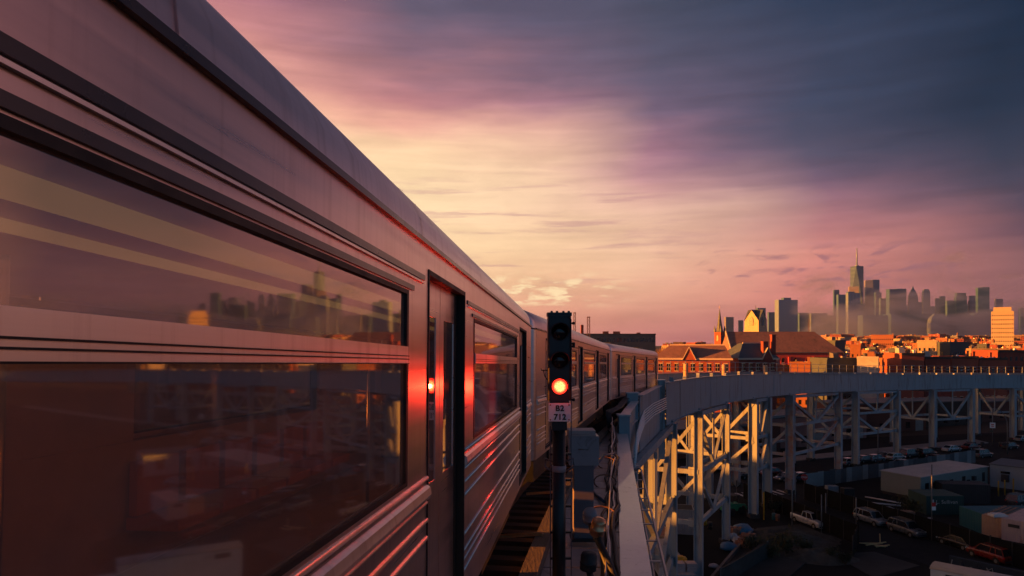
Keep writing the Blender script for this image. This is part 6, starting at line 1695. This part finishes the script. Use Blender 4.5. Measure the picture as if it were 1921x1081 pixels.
# tallest tower: square base, chamfered shaft, mast
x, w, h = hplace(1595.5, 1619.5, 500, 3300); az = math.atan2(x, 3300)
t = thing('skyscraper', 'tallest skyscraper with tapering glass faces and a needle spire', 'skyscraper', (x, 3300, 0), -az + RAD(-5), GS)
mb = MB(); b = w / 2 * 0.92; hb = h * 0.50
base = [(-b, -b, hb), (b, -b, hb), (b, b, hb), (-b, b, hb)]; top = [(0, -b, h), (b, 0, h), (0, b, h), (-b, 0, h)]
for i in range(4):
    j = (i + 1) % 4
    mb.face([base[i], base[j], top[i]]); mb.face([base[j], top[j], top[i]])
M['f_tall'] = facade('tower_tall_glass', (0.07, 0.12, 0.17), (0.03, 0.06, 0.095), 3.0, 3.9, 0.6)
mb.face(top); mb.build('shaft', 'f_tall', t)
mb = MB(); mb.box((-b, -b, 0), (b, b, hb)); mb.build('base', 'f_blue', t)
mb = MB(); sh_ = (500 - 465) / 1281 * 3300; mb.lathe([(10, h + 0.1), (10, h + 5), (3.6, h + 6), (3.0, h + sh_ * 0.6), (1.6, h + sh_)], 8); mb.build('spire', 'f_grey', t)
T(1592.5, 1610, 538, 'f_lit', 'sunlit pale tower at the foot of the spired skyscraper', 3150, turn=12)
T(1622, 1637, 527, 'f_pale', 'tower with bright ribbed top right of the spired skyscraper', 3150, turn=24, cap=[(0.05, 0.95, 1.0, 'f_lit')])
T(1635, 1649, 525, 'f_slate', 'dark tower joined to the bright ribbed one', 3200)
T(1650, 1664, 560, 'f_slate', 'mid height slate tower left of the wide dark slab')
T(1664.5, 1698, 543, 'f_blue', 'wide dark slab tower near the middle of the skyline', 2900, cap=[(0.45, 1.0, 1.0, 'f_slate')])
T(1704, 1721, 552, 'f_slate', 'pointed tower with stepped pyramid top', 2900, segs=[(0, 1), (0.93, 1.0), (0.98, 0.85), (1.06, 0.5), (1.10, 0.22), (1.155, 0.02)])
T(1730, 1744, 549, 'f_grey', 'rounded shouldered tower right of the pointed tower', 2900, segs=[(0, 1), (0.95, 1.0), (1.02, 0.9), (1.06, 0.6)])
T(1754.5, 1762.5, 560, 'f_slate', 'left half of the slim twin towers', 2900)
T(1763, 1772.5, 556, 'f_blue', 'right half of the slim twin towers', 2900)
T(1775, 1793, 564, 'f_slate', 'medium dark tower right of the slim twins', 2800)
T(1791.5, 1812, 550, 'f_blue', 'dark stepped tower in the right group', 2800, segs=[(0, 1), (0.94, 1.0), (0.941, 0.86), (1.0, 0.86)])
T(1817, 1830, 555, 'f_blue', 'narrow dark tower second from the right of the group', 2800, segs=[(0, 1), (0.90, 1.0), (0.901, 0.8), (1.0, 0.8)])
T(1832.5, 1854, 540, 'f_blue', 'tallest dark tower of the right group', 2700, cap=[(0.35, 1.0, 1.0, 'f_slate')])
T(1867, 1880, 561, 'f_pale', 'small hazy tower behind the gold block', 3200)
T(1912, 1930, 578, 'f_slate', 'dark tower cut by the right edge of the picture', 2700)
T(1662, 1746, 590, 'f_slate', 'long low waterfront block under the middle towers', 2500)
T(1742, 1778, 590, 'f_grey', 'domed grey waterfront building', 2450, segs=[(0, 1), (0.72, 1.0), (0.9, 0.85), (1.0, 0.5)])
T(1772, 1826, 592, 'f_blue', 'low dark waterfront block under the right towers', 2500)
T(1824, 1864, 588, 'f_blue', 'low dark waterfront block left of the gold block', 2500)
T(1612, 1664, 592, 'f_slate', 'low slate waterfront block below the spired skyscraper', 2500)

for a_, b_, y_, m_, lab_ in ((1613, 1622, 570, 'f_slate', 'low slate tower between the striped tower and the spired one'), (1641, 1653, 549, 'f_blue', 'blue tower just right of the joined dark pair'), (1655, 1667, 568, 'f_grey', 'grey tower tucked left of the wide dark slab'), (1697, 1706, 573, 'f_slate', 'slim slate tower between the wide slab and the pointed tower'), (1720, 1731, 567, 'f_blue', 'small blue tower between the pointed and the rounded towers'), (1744, 1755, 575, 'f_grey', 'low grey tower left of the slim twins'), (1808, 1818, 571, 'f_slate', 'low slate tower between the dark stepped and narrow towers'), (1849, 1861, 581, 'f_blue', 'low blue tower beside the tallest of the right group')):
    T(a_, b_, y_, m_, lab_, 3100)

# ================================================================== unseen brick blocks added west of the line to shade the yard
def shade_block_west(x0, x1, y0, y1, h, label):
    t = thing('shade_block', label, 'building', ((x0 + x1) / 2, (y0 + y1) / 2, 0)); w, d = x1 - x0, y1 - y0
    mb = MB(); mb.box((-w / 2, -d / 2, 0), (w / 2, d / 2, h)); mb.build('wall', WALLS['brick red'], t)
    mb = MB(); mb.box((-w / 2 - 0.3, -d / 2 - 0.3, h), (w / 2 + 0.3, d / 2 + 0.3, h + 0.8)); mb.build('roof', 'roof_a', t)
shade_block_west(-120, -85, -160, 34.5, 19.0, 'long unseen brick block added west of the viaduct to shade the near yard')
shade_block_west(-119, -80, 34.6, 99.5, 17.5, 'lower unseen brick block added west of the viaduct to shade the tower feet')
shade_block_west(-120, -75, 99.6, 204, 31.0, 'tall unseen brick block added west of the viaduct to shade the far towers')

# ================================================================== air
def build_haze():
    mb = MB(); mb.box((-2520, -420, -1.0), (3300, 3500, 520))
    # the ground sheet ends inside the box
    m = bpy.data.materials.new('haze'); m.use_nodes = True
    t = m.node_tree; t.nodes.clear()
    v = t.nodes.new('ShaderNodeVolumePrincipled')
    v.inputs['Color'].default_value = (0.58, 0.72, 0.97, 1)
    v.inputs['Density'].default_value = HAZE_DENSITY
    v.inputs['Anisotropy'].default_value = 0.7
    o = t.nodes.new('ShaderNodeOutputMaterial'); t.links.new(v.outputs[0], o.inputs['Volume'])
    m.volume_intersection_method if hasattr(m, 'volume_intersection_method') else None
    ob = mb.build('haze', m, kind='stuff')
    return ob
HAZE_DENSITY = 0.000055
build_haze()

def fog_bank(lo, hi, dens, seed, label):
    """low river fog that veils the foot of the skyline"""
    mb = MB(); mb.box(lo, hi)
    m = bpy.data.materials.new('river_fog'); m.use_nodes = True
    t = m.node_tree; t.nodes.clear(); N = NT(t)
    tc = t.nodes.new('ShaderNodeTexCoord'); sep = t.nodes.new('ShaderNodeSeparateXYZ'); t.links.new(tc.outputs['Object'], sep.inputs[0])
    vec = N.combine(N.math('MULTIPLY', sep.outputs[0], 0.0045), N.math('MULTIPLY', sep.outputs[1], 0.003), N.math('ADD', N.math('MULTIPLY', sep.outputs[2], 0.011), seed))
    n = N.noise(vec, 1.0, 4.0, 0.6, 0.5)
    top = N.maprange(sep.outputs[2], lo[2], hi[2], 0.15, -0.26)
    d = N.math('MULTIPLY', N.maprange(N.math('ADD', n, top), 0.42, 0.66, 0, 1, True), dens)
    v = t.nodes.new('ShaderNodeVolumePrincipled'); v.inputs['Color'].default_value = (0.78, 0.82, 0.97, 1); v.inputs['Anisotropy'].default_value = 0.6
    t.links.new(d, v.inputs['Density'])
    o = t.nodes.new('ShaderNodeOutputMaterial'); t.links.new(v.outputs[0], o.inputs['Volume'])
    return mb.build('river_fog', m, kind='stuff')
fog_bank((980, 2250, 12), (2500, 2420, 400), 0.0090, 3.3, '')
